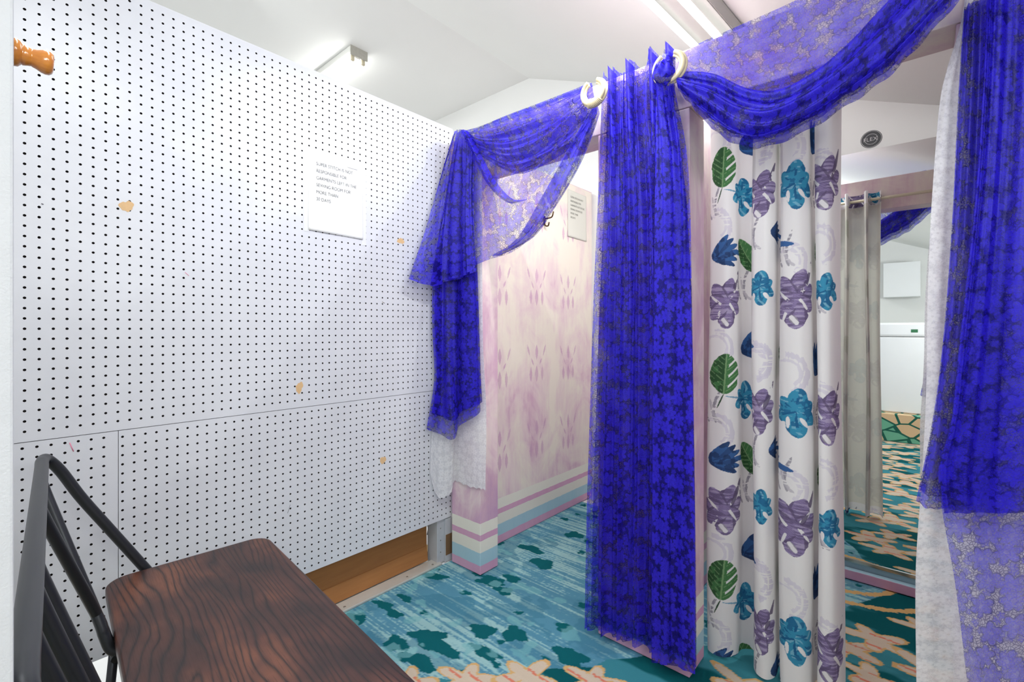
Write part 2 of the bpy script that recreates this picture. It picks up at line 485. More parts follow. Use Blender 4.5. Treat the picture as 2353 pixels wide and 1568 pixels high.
def peg_panel(name, y0, y1, z0, z1, yoff, zoff, parent, skip=()):
    ks = [k for k in range(-60, 80) if y0 + .006 < yoff + k * DP < y1 - .006]
    js = [j for j in range(-80, 60) if z0 + .006 < zoff + j * DP < z1 - .006]
    cy = np.array([yoff + k * DP for k in ks]); cz = np.array([zoff + j * DP for j in js])
    ey = np.concatenate([[y0], (cy[:-1] + cy[1:]) / 2, [y1]]); ez = np.concatenate([[z0], (cz[:-1] + cz[1:]) / 2, [z1]])
    verts = []; faces = []; mats = []
    ang = [math.radians(a) for a in (225, 270, 315, 0, 45, 90, 135, 180)]
    for a_, (c0, ya, yb) in enumerate(zip(cy, ey[:-1], ey[1:])):
        for b_, (c1, za, zb) in enumerate(zip(cz, ez[:-1], ez[1:])):
            i = len(verts); ym, zm = (ya + yb) / 2, (za + zb) / 2
            outer = [(ya, za), (ym, za), (yb, za), (yb, zm), (yb, zb), (ym, zb), (ya, zb), (ya, zm)]
            verts += [(PX, p, q) for p, q in outer]
            if (ks[a_], js[b_]) in skip:
                faces.append(tuple(range(i, i + 8))); mats.append(0); continue
            verts += [(PX, c0 + R_H * math.cos(t_), c1 + R_H * math.sin(t_)) for t_ in ang]
            verts += [(PX - .0055, c0 + R_H * math.cos(t_), c1 + R_H * math.sin(t_)) for t_ in ang]
            for q in range(8):
                r = (q + 1) % 8
                faces.append((i + q, i + r, i + 8 + r, i + 8 + q)); mats.append(0)
                faces.append((i + 8 + q, i + 8 + r, i + 16 + r, i + 16 + q)); mats.append(1)
            faces.append(tuple(i + 16 + q for q in range(8))); mats.append(1)
    # rim and back
    i = len(verts); T = .0065
    verts += [(PX, y0, z0), (PX, y1, z0), (PX, y1, z1), (PX, y0, z1), (PX - T, y0, z0), (PX - T, y1, z0), (PX - T, y1, z1), (PX - T, y0, z1)]
    for q in range(4):
        r = (q + 1) % 4; faces.append((i + r, i + q, i + 4 + q, i + 4 + r)); mats.append(0)
    faces.append((i + 7, i + 6, i + 5, i + 4)); mats.append(0)
    me = bpy.data.meshes.new(name); me.from_pydata(verts, [], faces); me.update()
    o = finish(name, me, [M['peg'], M['hole']], parent, sm=False)
    me.polygons.foreach_set('material_index', np.array(mats, dtype=np.int32))
    return o

peg = empty('pegboard_partition', (PX, .5, 0), 'white perforated hardboard partition along the left with torn tan spots', 'pegboard')
YS = px(272, 1100, PX)[1]
peg_panel('upper_panel', YL, YR, ZS + .0009, ZT, .0752, 1.8676, peg, skip={(8, 3)})
peg_panel('lower_panel', YS + .0007, YR, ZB, ZS - .0009, .0752 + .010, 1.8676 + .006, peg)
peg_panel('lower_panel', YL, YS - .0007, ZB - .01, ZS - .0009, .0752 - .004, 1.8676 + .010, peg)
for lo_, hi_ in (((PX - .014, YL, ZS - .02), (PX - .0067, YR, ZS + .02)), ((PX - .0139, YS - .02, ZB + .01), (PX - .0067, YS + .02, ZS - .0205))):
    box('seam_shade_strip', lo_, hi_, M['hole'], peg)  # dark strip added behind the seams to close off light from behind
def torn(u, v, ru, rv, seed):
    c = px(u, v, PX + .0004); t = c[0] / ray(u, v)[0]
    ry = abs(px(u + 1, v, PX)[1] - px(u, v, PX)[1]) * ru; rz = rv / F * t
    rnd = random.Random(seed); n = 26; ph = [rnd.uniform(0, 6.28) for _ in range(3)]
    f = lambda a: 1 + .16 * math.sin(2 * a + ph[0]) + .12 * math.sin(3 * a + ph[1]) + .08 * math.sin(7 * a + ph[2])
    ring = [(math.cos(2 * PI * i / n) * f(2 * PI * i / n), math.sin(2 * PI * i / n) * f(2 * PI * i / n)) for i in range(n)]
    vs = [(c[0] + .0003, c[1] + a * ry, c[2] + b * rz) for a, b in ring] + [(c[0] - .0004, c[1] + a * ry, c[2] + b * rz) for a, b in ring]
    fs = [tuple(range(n))] + [(i, n + i, n + (i + 1) % n, (i + 1) % n) for i in range(n)]
    me = bpy.data.meshes.new('torn_spot'); me.from_pydata(vs, [], fs); me.update()
    return finish('torn_spot', me, M['torn'], peg, sm=False)
for a in ((291, 474, 15, 13, 1), (688, 891, 8, 12, 2), (921, 554, 7, 7, 3), (880, 1058, 6, 9, 4)): torn(*a)
# pencil and lipstick marks
def mark(u0, v0, u1, v1, r, mat):
    a, b = px(u0, v0, PX + .0002), px(u1, v1, PX + .0002)
    return tube('scuff_mark', [a, b], r, mat, peg, n=6, smoothpath=False)
M['pinkmark'] = simple('pink_scuff', (226, 130, 160), .7)
mark(160, 1018, 169, 1038, .0011, M['pinkmark']); mark(425, 626, 434, 634, .0008, M['pinkmark'])
M['greymark'] = simple('grey_scuff', (120, 118, 126), .7)
mark(667, 1160, 661, 1180, .0007, M['greymark']); mark(95, 468, 100, 470, .0015, M['greymark']); mark(878, 694, 884, 697, .001, M['bare'])

# support stud behind the board end, floor strip, box and lath
stud = empty('support_stud', (-1.70, 1.43, 0), 'grey painted support board with chipped brown edge below pegboard end', 'post')
box('stud_board', (-1.74, 1.385, 0), (PX - .0075, 1.468, 1.96), M['stud'], stud, bev=.002)
box('edge_strip', (PX - .0073, 1.425, .0), (PX + .003, 1.471, .196), M['stud'], stud)
box('chipped_patch', (PX + .0031, 1.427, .03), (PX + .0042, 1.4695, .125), M['bare'], stud)
for zz in (.05, .105, .16):
    tube('nail_head', [(PX - .0072, 1.405, zz), (PX - .0066, 1.405, zz)], .0028, M['screw'], stud, n=8, smoothpath=False)

strip = empty('floor_strip', (-1.66, .5, 0), 'worn silver threshold strip screwed down along the carpet edge', 'floor strip')
box('strip_bar', (-1.715, -.4, 0), (-1.652, 1.40, .009), M['aluminium'], strip, bev=.002)
for yy in (.35, .62, .93, 1.22, 1.36):
    tube('screw', [(-1.672, yy, .0085), (-1.672, yy, .0105)], .0045, M['screw'], strip, n=12, smoothpath=False)

cb = empty('cardboard_box', (-1.9, 1.0, 0), 'brown cardboard box standing behind the gap under the pegboard', 'box')
box('box_wall', (-2.12, .60, .012), (-1.730, 1.372, .42), M['card'], cb, bev=.003)
bm = bmesh.new()
fl = [(-1.7185, .62, .010), (-1.7185, 1.37, .010), (-1.7275, 1.37, .075), (-1.7275, .62, .075)]
v = [bm.verts.new(p) for p in fl] + [bm.verts.new((p[0] - .003, p[1], p[2])) for p in fl]
bm.faces.new(v[:4]); bm.faces.new(v[4:][::-1])
for i in range(4): bm.faces.new((v[i], v[4 + i], v[4 + (i + 1) % 4], v[(i + 1) % 4]))
bmesh.ops.recalc_face_normals(bm, faces=bm.faces)
me = bpy.data.meshes.new('bottom_flap'); bm.to_mesh(me); bm.free()
finish('bottom_flap', me, M['card'], cb, sm=False)

lathv = box('wood_lath', (-1.98, 1.405, -.004), (-1.742, 1.452, .022), M['lath'], bev=.002)
tag(lathv, 'pale bare wood lath lying on floor beside the cardboard box', 'lath')
skirt = box('baseboard_back', (-4.2, GY - .02, 0), (-1.66, GY, .09), M['white_wall'], kind='structure')
cab = tube('cable', [(-1.95, 1.55, .002), (-1.93, 1.56, .10), (-1.90, 1.55, .22), (-1.89, 1.54, .34), (-1.89, 1.54, .5)], .0035, M['cable'])
tag(cab, 'thin grey cable curving up behind the pegboard end', 'cable')
crate = box('white_storage_box', (-2.5, 1.62, .0), (-1.80, 2.1, .30), M['appliance'], bev=.006)
tag(crate, 'white box on the floor seen through gap beside the cardboard', 'box')

# ------------------------------------------------------------------ notices
def notice(name, c00, right, w, h, mat, ink, label, size, xface, tapes=True):
    """paper on a wall x = const; c00 top-left corner (y, z); right = +1 (text runs to +y)"""
    y0, zt = c00
    root = empty(name, (xface, y0, zt), label, 'notice')
    n = 24; V = np.zeros((n, n, 3))
    for i in range(n):
        for j in range(n):
            a, b = i / (n - 1), j / (n - 1)
            V[i, j] = (xface + .0012 + .0035 * (b ** 3) * (.4 + .6 * a * a) + .0015 * math.sin(a * 6) * b, y0 + w * a, zt - h * b - .004 * a)
    me = grid_mesh('sheet', V)
    o = finish('sheet', me, mat, root)
    md = o.modifiers.new('t', 'SOLIDIFY'); md.thickness = .0005; md.offset = -1
    body = 'SUPER STITCH IS NOT\nRESPONSIBLE FOR\nGARMENTS LEFT IN THE\nSEWING ROOM FOR\nMORE THAN\n30 DAYS'
    Mx = Matrix.Translation((xface + .0042, y0 + w * .13, zt - h * .165)) @ Matrix(((0, 0, 1, 0), (1, 0, 0, 0), (0, 1, 0, 0), (0, 0, 0, 1)))
    finish('printed_text', text_mesh(body, size, Mx, 1.0, 1.46, .84), ink, root, sm=False)
    return root
TL = px(708, 347, PX); TRt = px(833, 377, PX)
nt = notice('paper_notice', (TL[1], TL[2] + .004), 1, TRt[1] - TL[1], .288, M['paper'], M['ink'],
            'white printed notice taped to the pegboard', .0176, PX)
for (a, b) in ((-.016, .0), (TRt[1] - TL[1] - .004, -.02)):
    box('tape_strip', (PX + .0002, TL[1] + a, TL[2] - .29 + b), (PX + .0008, TL[1] + a + .02, TL[2] + .01 + b), M['tape'], nt)
box('tape_strip', (PX + .0036, TL[1] + .152, TL[2] - .020), (PX + .0040, TL[1] + .196, TL[2] - .011), M['tape'], nt)

# ------------------------------------------------------------------ fitting booths
YF = 1.445                      # front face of the booths
HZ0, HZ1 = 1.765, 1.945         # header
WX = -1.60                      # stencilled partition face

def post(x0, x1, depth, label, top):
    o = box('booth_post', (x0, YF, .003), (x1, YF + depth, top), M['pink'], bev=.0025)
    return tag(o, label, 'post')
post(-1.638, -1.452, .113, 'striped pink booth post at the pegboard end, half under white lace', HZ0 - .002)
post(-.863, -.540, .127, 'wide pink middle booth post hidden behind the long blue lace', HZ0 - .002)
post(.056, .42, .120, 'pink booth post at right behind the white lace', HZ0 - .002)
o = box('header_beam', (-1.650, YF, HZ0), (.42, YF + .125, HZ1), M['pink_beam'], bev=.003)
tag(o, 'long pink painted header beam across both booth openings', 'beam')

# stencilled side partition
yy = np.arange(1.48, 2.600, .003); zz = np.arange(.003, 1.955, .003)
Yg, Zg = np.meshgrid(yy, zz, indexing='ij')
mask = np.zeros_like(Yg)
def ell(cy, cz, ry, rz, ang=0):
    ry *= .82; rz *= .86
    a, b = Yg - cy, Zg - cz; ca, sa = math.cos(ang), math.sin(ang)
    p_ = a * ca + b * sa; q_ = -a * sa + b * ca
    w = np.clip(1 - np.abs(q_ / rz) ** 1.6, 0, 1)
    return (np.abs(p_) < ry * w).astype(float)
for ci, cy in enumerate((1.73, 2.03, 2.335)):
    for cz in (.45, .865, 1.285, 1.69):
        cz = cz + (ci % 2) * .012
        for (dy, dz, ry, rz, an) in ((0, -.045, .017, .055, 0), (-.050, -.045, .014, .048, 0), (.050, -.045, .014, .048, 0), (0, .075, .015, .05, 0),
                                      (-.036, .022, .007, .026, .5), (.036, .022, .007, .026, -.5), (-.07, .085, .008, .042, .35), (.07, .085, .008, .042, -.35)):
            mask = np.maximum(mask, ell(cy + dy, cz + dz, ry, rz, an))
mask = mask * (.55 + .45 * fbm(Yg * 20, Zg * 20, 5))
Vg = np.stack([np.full_like(Yg, WX), Yg, Zg], -1)
me = grid_mesh('painted_face', Vg, color=np.stack([mask] * 3, -1))
part = empty('stencilled_partition', (WX, 2.0, 0), 'pink and cream sponged partition stencilled with tulip motifs', 'partition')
finish('painted_face', me, M['pink_stencil'], part, sm=False)
box('partition_board', (WX - .035, 1.57, .002), (WX - .0008, 2.602, 1.957), M['pink_beam'], part)

# old notice and hook on it
a, b = px(1304, 434, WX), px(1357, 458, WX)
notice('paper_notice', (a[1], a[2]), 1, .205, .285, M['old_paper'], M['faded_ink'], 'faded yellowed notice on the pink stencilled partition', .0168, WX)
hp = px(1250, 508, WX)
hk = empty('coat_hook', hp, 'small bronze double coat hook on the pink partition', 'hook')
tube('hook_plate', [(WX, hp[1], hp[2] + .018), (WX + .003, hp[1], hp[2] + .018), (WX + .003, hp[1], hp[2] - .022)], .0065, M['brass_pin'], hk, n=10)
tube('upper_prong', [(WX + .002, hp[1], hp[2] + .012), (WX + .03, hp[1] + .004, hp[2] + .012), (WX + .052, hp[1] + .006, hp[2] + .018), (WX + .060, hp[1] + .008, hp[2] + .045)], .0042, M['brass_pin'], hk, n=10)
tube('lower_prong', [(WX + .002, hp[1], hp[2] - .016), (WX + .014, hp[1], hp[2] - .03), (WX + .03, hp[1], hp[2] - .03), (WX + .036, hp[1], hp[2] - .012)], .0042, M['brass_pin'], hk, n=10)

# middle partition between the booths, right partition, back panel under the mirror
o = box('booth_partition', (-.73, YF + .157, .003), (-.69, 2.598, 1.955), M['pink'])
tag(o, 'pink dividing partition between the two booths behind the middle post', 'partition')
o = box('booth_partition', (.36, YF + .122, .003), (.40, 2.598, 1.955), M['pink'])
tag(o, 'pink partition closing the right booth beyond the white lace', 'partition')
MY = 2.49
o = box('mirror_backing', (-.685, MY + .008, .003), (.355, MY + .035, 1.80), M['pink'])
tag(o, 'blue and pink striped board below and behind the mirror', 'panel')
mr = empty('wall_mirror', (-.2, MY, .08), 'tall frameless mirror on the back of the right booth', 'mirror')
Z0m, Z1m = .082, 1.838
box('mirror_glass', (-.66, MY, Z0m), (.34, MY + .006, Z1m), M['mirror'], mr)
box('bottom_channel', (-.66, MY - .005, Z0m - .010), (.34, MY + .007, Z0m + .004), M['chrome'], mr)
o = box('baseboard_1', (-.68, MY - .022, .003), (.34, MY + .007, .045), M['pink'], kind='structure', bev=.004)

# round sticker on the end wall
sp_ = py(2002, 320, GY - .0002)
stk = empty('round_sticker', sp_, 'small round black sticker on the white wall above mirror', 'sticker')
me = lathe_mesh('sticker_disc', [(0, .0385), (.0006, .0385)], sp_, (0, -1, 0), 48); finish('sticker_disc', me, M['sticker'], stk, sm=False)
def ring_mesh(name, c, r, w, y):
    n = 56; vs = []; fs = []
    for i in range(n):
        a = 2 * PI * i / n
        for q in (r - w, r + w):
            vs.append((c[0] + q * math.cos(a), y, c[2] + q * math.sin(a)))
    for i in range(n):
        j = (i + 1) % n; fs.append((2 * i, 2 * j, 2 * j + 1, 2 * i + 1))
    me = bpy.data.meshes.new(name); me.from_pydata(vs, [], fs); me.update(); return me
for r in (.0355, .0225):
    finish('printed_ring', ring_mesh('printed_ring', sp_, r, .0006, GY - .0012), M['sticker_white'], stk, sm=False)
TM = Matrix(((1, 0, 0, 0), (0, 0, -1, 0), (0, 1, 0, 0), (0, 0, 0, 1)))
finish('printed_word', text_mesh('FLEX', .0235, Matrix.Translation((sp_[0] - .0285, GY - .0015, sp_[2] - .008)) @ TM, 1.0), M['sticker_white'], stk, sm=False)

# ------------------------------------------------------------------ carpet
xx = np.arange(-1.652, 1.298, .0045); yy = np.arange(-.79, 2.49, .0045)
X, Y = np.meshgrid(xx, yy, indexing='ij')
LT, MD, DK, SK = lin((156, 196, 198)), lin((88, 144, 168)), lin((14, 94, 102)), lin((68, 126, 150))
wx = X + .03 * (fbm(X * 5, Y * 5, 50) - .5); wy = Y + .03 * (fbm(X * 5 + 9, Y * 5, 51) - .5)
streak = .55 * vnoise(X * 2.2, Y * 70, 2) + .45 * vnoise(X * 5, Y * 150, 3)
patch = fbm(X * 4, Y * 4, 4)
f = smooth(.44, .56, streak * .50 + patch * .50 + .16 * (vnoise(X * 200, Y * 200, 9) - .5) + .05 * np.sin(Y * 400))
col = MD * (1 - f[..., None]) + LT * f[..., None]
# leaf shaped lighter and darker patches
def paintc(m, c):
    global col
    m = np.clip(m, 0, 1)[..., None]; col = col * (1 - m) + np.asarray(c) * m
soft = fbm(wx * 7 + 3, wy * 9, 12, 4)
paintc(smooth(.60, .63, soft) * .6, SK)
jag = .012 * (vnoise(X * 110, Y * 110, 20) - .5)
def win(cx, cy, r_):
    i0, i1 = np.searchsorted(xx, (cx - r_, cx + r_)); j0, j1 = np.searchsorted(yy, (cy - r_, cy + r_))
    return slice(i0, i1), slice(j0, j1)
def pw(w_, m, c):
    m = np.clip(m, 0, 1)[..., None]; col[w_] = col[w_] * (1 - m) + np.asarray(c) * m
def blob(cx, cy, a, b, ang, seed, c=None):
    w_ = win(cx, cy, max(a, b) * 1.5)
    dx, dy = X[w_] - cx, Y[w_] - cy; ca, sa = math.cos(ang), math.sin(ang)
    p_ = (dx * ca + dy * sa) / a; q_ = (-dx * sa + dy * ca) / b
    th = np.arctan2(q_, p_); r = np.sqrt(p_ * p_ + q_ * q_)
    pw(w_, r < 1 + .16 * np.sin(3 * th + seed) + .1 * np.sin(5 * th + 2 * seed) + jag[w_] * 14, DK if c is None else c)
rb = random.Random(11)
def fl_pt(u, v):
    d = ray(u, v); t_ = H / -d[2]; return d[0] * t_, d[1] * t_
edge_ = lambda x: 1.02 + 1.25 * (x + 1.0) + .6 * np.maximum(0, x + .5)
reef = lambda x, y: y < edge_(x)
for i in range(150):
    cx, cy = rb.uniform(-1.65, -.2), rb.uniform(.3, 2.55)
    if reef(cx, cy): continue
    s_ = rb.choice((.010, .012, .015, .018, .026))
    blob(cx, cy, s_ * rb.uniform(1, 1.8), s_, rb.uniform(-.3, .6), rb.uniform(0, 6))
for (u, v, a, b) in ((1130, 1338, .075, .04), (1157, 1358, .05, .035), (910, 1480, .055, .045), (1110, 1452, .05, .04), (1182, 1458, .055, .05), (985, 1465, .08, .05), (1245, 1295, .07, .05), (1010, 1490, .10, .035), (1220, 1262, .09, .035), (960, 1520, .09, .035), (1320, 1230, .06, .045), (1000, 1325, .07, .03), (1310, 1510, .07, .05), (815, 1420, .06, .03), (880, 1390, .06, .025), (905, 1410, .05, .025), (930, 1375, .05, .02), (1115, 1500, .07, .03)):
    cx, cy = fl_pt(u, v); blob(cx, cy, a * .85, b * .8, rb.uniform(-.2, .6), rb.uniform(0, 6))
# light holes within the dark blobs
hole = smooth(.66, .68, fbm(wx * 14, wy * 16, 33, 3)); paintc(hole * .55, lin((120, 180, 186)))
# reef ground with beige forms
rf = (Y < edge_(X) + .10 * (fbm(X * 7, Y * 7, 60) - .5) + .05).astype(float)
rfc = fbm(X * 3 + 5, Y * 9, 61)
g = smooth(.45, .55, rfc)[..., None]
ground = lin((10, 86, 92)) * (1 - g) + lin((62, 134, 146)) * g
col = col * (1 - rf[..., None]) + ground * rf[..., None]
BG, TN, OR = lin((212, 194, 174)), lin((214, 172, 114)), lin((222, 98, 70))
def star(cx, cy, s_, ang, asp, seed):
    w_ = win(cx, cy, s_ * 2.6)
    if w_[0].stop <= w_[0].start or w_[1].stop <= w_[1].start: return
    dx, dy = X[w_] - cx, Y[w_] - cy; jg = jag[w_]
    ca, sa = math.cos(ang), math.sin(ang)
    p_ = (dx * ca + dy * sa) / asp; q_ = -dx * sa + dy * ca
    th = np.arctan2(q_, p_); r = np.sqrt(p_ * p_ + q_ * q_) / s_
    b_ = .70 + .26 * np.cos(5 * th + seed) + .08 * np.cos(3 * th + seed * 2) + jg * 5
    inn = r < b_; core = r < b_ - .12
    pw(w_, inn * 1.0, TN); pw(w_, core * 1.0, BG)
    ln = core & (np.abs((dy + .10 * dx) / s_ + .28 + .25 * np.sin(seed) + jg * 6) < .055) & (r > .15)
    ln2 = core & (np.abs((dy + .06 * dx) / s_ - .30 + jg * 6) < .045) & (dx > -.2 * s_)
    pw(w_, (ln | ln2) * .85, OR)
    pw(w_, core * .25 * vnoise(X[w_] * 4, Y[w_] * 170, 71), lin((196, 176, 150)))
for (u, v, s_) in ((945, 1572, .075), (1070, 1562, .085), (1210, 1555, .09), (1362, 1566, .085)):
    cx, cy = fl_pt(u, v); star(cx, cy, s_, rb.uniform(0, 1), 1.25, rb.uniform(0, 6))
for i in range(26):
    for j in range(34):
        cx = -1.6 + i * .27 + rb.uniform(-.05, .05) + (j % 2) * .13; cy = -.75 + j * .135 + rb.uniform(-.03, .03)
        if cy > 2.5 or not (cy < edge_(cx) - .17): continue
        star(cx, cy, rb.uniform(.07, .10), rb.uniform(-.4, .4), rb.uniform(1.25, 1.8), rb.uniform(0, 6))
# curved tan ribs in the right booth
for (cx, cy, R_) in ((-.30, 2.52, .17), (-.28, 2.52, .26)):
    d_ = np.sqrt(((X - cx) / 1.25) ** 2 + (Y - cy) ** 2)
    paintc(((np.abs(d_ - R_) < .013 + jag) & (Y < 2.49) & (X > cx - .02)).astype(float), TN)
me = grid_mesh('carpet', np.stack([X, Y, np.zeros_like(X)], -1), color=col)
o = finish('carpet', me, M['carpet'], sm=False)
tag(o, 'teal patterned carpet with beige starfish shapes across the floor', 'carpet')
del X, Y, col, streak, patch, f, soft, rf, rfc, g, ground, wx, wy, jag, hole

# ------------------------------------------------------------------ bench
BROT = math.radians(-4.4)
bx, by = -1.09, .36
bench = empty('metal_bench', (bx, by, 0), 'low black metal bench with dark stained wood seat by the pegboard', 'bench')
bench.rotation_euler = (0, 0, BROT)
def loc(p):                                   # bench space -> world
    c_, s_ = math.cos(BROT), math.sin(BROT)
    return (bx + p[0] * c_ - p[1] * s_, by + p[0] * s_ + p[1] * c_, p[2])
def inv(p):
    c_, s_ = math.cos(BROT), math.sin(BROT); dx, dy = p[0] - bx, p[1] - by
    return (dx * c_ + dy * s_, -dx * s_ + dy * c_, p[2])
# seat board in bench space
x0, x1, y0, y1, zt, th, r = -.437, .575, -.187, .187, .450, .026, .05
bm = bmesh.new(); ring = []
for (cx, cy, a0) in ((x1 - r, y1 - r, 0), (x0 + r, y1 - r, 90), (x0 + r, y0 + r, 180), (x1 - r, y0 + r, 270)):
    for k_ in range(9):
        a = math.radians(a0 + k_ * 90 / 8); ring.append((cx + r * math.cos(a), cy + r * math.sin(a)))
top = [bm.verts.new((p[0], p[1], zt)) for p in ring]
f_ = bm.faces.new(top)
ex = bmesh.ops.extrude_face_region(bm, geom=[f_])
for v in ex['geom']:
    if isinstance(v, bmesh.types.BMVert): v.co.z -= th
bmesh.ops.recalc_face_normals(bm, faces=bm.faces)
ed = [e for e in bm.edges if abs(e.verts[0].co.z - e.verts[1].co.z) < 1e-6]
bmesh.ops.bevel(bm, geom=ed, offset=.005, segments=3, affect='EDGES', profile=.5)
me = bpy.data.meshes.new('seat'); bm.to_mesh(me); bm.free()
seat = bpy.data.objects.new('seat', me); me.materials.append(M['seat']); link(seat, bench)
def btube(name, pts, r_, **k_):
    me = tube_mesh(name, pts, r_, **k_); me.materials.append(M['black_steel'])
    me.polygons.foreach_set('use_smooth', np.ones(len(me.polygons), dtype=bool))
    return link(bpy.data.objects.new(name, me), bench)
RT = .0116
farT = inv((-1.555, .090, .775)); nearT = inv((-.625, .030, .775))
ey_ = farT[1] + .0095
pts = [(x0 - .018, -.085, .412), (x0 - .021, -.121, .475), (x0 - .024, -.178, .574), (x0 - .025, -.228, .662), (x0 - .024, ey_ + .030, .737), (x0 - .012, ey_ + .007, .771), (x0 + .03, ey_, .776), (x0 + .10, ey_, .776),
       (x0 + .30, ey_, .776), (x0 + .60, ey_, .776), (.44, ey_, .776), (.515, ey_, .776), (.553, ey_ + .003, .771), (.567, ey_ + .022, .742), (.570, -.234, .66), (.570, -.178, .568), (.57, -.121, .475), (.57, -.085, .412)]
btube('back_frame', pts, RT, n=18, res=160)
zb = .415
for (tx, bx_) in ((-.27, -.150), (-.065, -.175), (.21, .22), (.29, .29), (.41, .40)):
    s_ = 1 if bx_ > -.16 else -1
    btube('back_rod', [(tx, ey_, .772), (tx + (bx_ - tx) * .12, ey_ + .008, .735), (bx_ + (tx - bx_) * .12, -.215, .50), (bx_, -.203, .455), (bx_ + .006, -.193, .425), (bx_ + .01, -.175, .412)], .0095, n=14, res=60)
for sx in (x0 + .02, .50):
    btube('seat_rail', [(sx, -.17, zb), (sx, .17, zb)], .010, smoothpath=False)
for sy in (-.17, .165):
    btube('seat_rail', [(x0 + .02, sy, zb), (.52, sy, zb)], .010, smoothpath=False)
for (sx, sy) in ((-.16, -.185), (x0 + .03, .15), (.48, .15), (.48, -.17)):
    btube('leg', [(sx, sy, .43), (sx + (-.05 if sx < 0 else .03), sy * 1.16, .006)], .0085, smoothpath=False)
for (sx,) in ((-.155,), (.30,)):
    me = tube_mesh('bracket', [(sx - .012, -.186, .405), (sx + .02, -.186, .405)], .0075, smoothpath=False); me.materials.append(M['dark_steel'])
    link(bpy.data.objects.new('bracket', me), bench)

# ------------------------------------------------------------------ lamps
def lamp(center, along, normal, length, width, label, strength_mat):
    c = Vector(center); A = Vector(along).normalized(); N = Vector(normal).normalized(); A = (A - N * A.dot(N)).normalized(); B = A.cross(N)
    CH = M['lamp_dull'] if width > .15 else M['lamp_metal']
    root = empty('fluorescent_lamp', tuple(c), label, 'ceiling lamp')
    fr = Matrix((A, B, N)).transposed().to_4x4(); fr.translation = c
    def bx3(name, lo, hi, mat, bev=.0):
        bm = bmesh.new(); bm_box(bm, lo, hi)
        if bev: bmesh.ops.bevel(bm, geom=list(bm.edges), offset=bev, segments=2, affect='EDGES')
        bm.transform(fr); bmesh.ops.recalc_face_normals(bm, faces=bm.faces)
        me = bpy.data.meshes.new(name); bm.to_mesh(me); bm.free(); return finish(name, me, mat, root, sm=False)
    L2, W2 = length / 2, width / 2
    bx3('channel', (-L2, -W2, 0.001), (L2, W2, .042), CH, .003)
    bx3('cover_plate', (-L2 + .01, -W2 * .35, .042), (L2 - .01, W2 * .35, .058), CH, .004)
    for s in (-1, 1):
        bx3('end_cap', (s * L2 - .003 + .003 * s, -W2, .0), (s * L2 + .003 + .003 * s, W2, .06), M['lamp_grey'])
        for q in (-1, 1):
            bx3('socket', (s * (L2 - .012) - .009, q * W2 * .62 - .011, .040), (s * (L2 - .012) + .009, q * W2 * .62 + .011, .088), M['socket'], .003)
    for q in (-1, 1):
        p0 = fr @ Vector((-L2 + .02, q * W2 * .62, .072)); p1 = fr @ Vector((L2 - .02, q * W2 * .62, .072))
        tube('tube', [tuple(p0), tuple(p1)], .0135, strength_mat, root, n=16, smoothpath=False)
    return root
nx = np.array([-SLOPE, 0, -1.0]); nx /= np.linalg.norm(nx)
def on_slope(x, y): return (x, y, RZ - SLOPE * (x - RX))
lamp((-2.737 - .61, 1.62, RZ), (1, 0, 0), (0, 0, -1), 1.22, .12, 'twin tube ceiling lamp glowing above the pegboard top', M['tube'])
ang = math.radians(5.5)
cx, cy = -.618, 1.82
lamp(on_slope(cx - .40 * math.sin(ang), cy - .40 * math.cos(ang)), (math.sin(ang), math.cos(ang), -SLOPE * math.sin(ang)), tuple(nx), 1.25, .21, 'long twin tube lamp on the sloping ceiling above the blue swag', M['tube_dim'])
# added fill lights under the ceiling, outside the view, to brighten the room
def area(name, locp, sx, sy, power, aim=None, color=(.975, 1, .985)):
    ld = bpy.data.lights.new(name, 'AREA'); ld.shape = 'RECTANGLE'; ld.size = sx; ld.size_y = sy; ld.energy = power; ld.color = color
    o = bpy.data.objects.new(name, ld); link(o); o.location = locp
    d = Vector(aim or (locp[0], locp[1], 0)) - Vector(locp)
    o.rotation_euler = d.to_track_quat('-Z', 'Y').to_euler()
    return o
area('fill_light', (-.42, .30, 2.14), 1.2, .30, 13, aim=(-.95, 1.5, .6))
area('fill_light', (.75, .45, 1.62), 1.2, .25, 10, aim=(-.8, 1.2, .6))
area('fill_light', (-1.5, -1.2, 2.55), 1.2, .3, 20, aim=(-1.2, .6, .9))
area('fill_light', (-2.6, .35, 2.80), 1.2, .3, 34, aim=(-2.0, .9, 0))
area('fill_light', (.95, -.35, 1.50), .9, .3, 16, aim=(.0, -1.3, .9))

# light of the two tubes of the lamp above the swag
for k_ in range(7):
    q = -.80 + 1.10 * k_ / 6
    sx_, sy_, sz_ = on_slope(cx + q * math.sin(ang), cy + q * math.cos(ang))
    ld = bpy.data.lights.new('tube_light', 'SPOT'); ld.energy = 12; ld.spot_size = math.radians(168); ld.spot_blend = 1.0; ld.shadow_soft_size = 0.0; ld.color = (.975, 1, .985)
    o = bpy.data.objects.new('tube_light', ld); link(o); o.location = (sx_ + nx[0] * .11, sy_, sz_ + nx[2] * .11)
    o.rotation_euler = Vector(nx).to_track_quat('-Z', 'Y').to_euler()

# ------------------------------------------------------------------ cloth helpers
def arc_uv(V):
    n, m = V.shape[:2]
    du = np.linalg.norm(np.diff(V, axis=0), axis=2).mean(1); dv = np.linalg.norm(np.diff(V, axis=1), axis=2).mean(0)
    us = np.concatenate([[0], np.cumsum(du)]); vs = np.concatenate([[0], np.cumsum(dv)])
    A, B = np.meshgrid(us, vs, indexing='ij'); return np.stack([A, B], -1)

def ribs_surface(ribs, n, m):
    """ribs: list (across) of control polylines of (u, v, depth); -> (n,m,3)"""
    R = np.array([catmull([P(*c) for c in rib], m) for rib in ribs])
    return np.stack([catmull(R[:, j], n) for j in range(m)], 1)

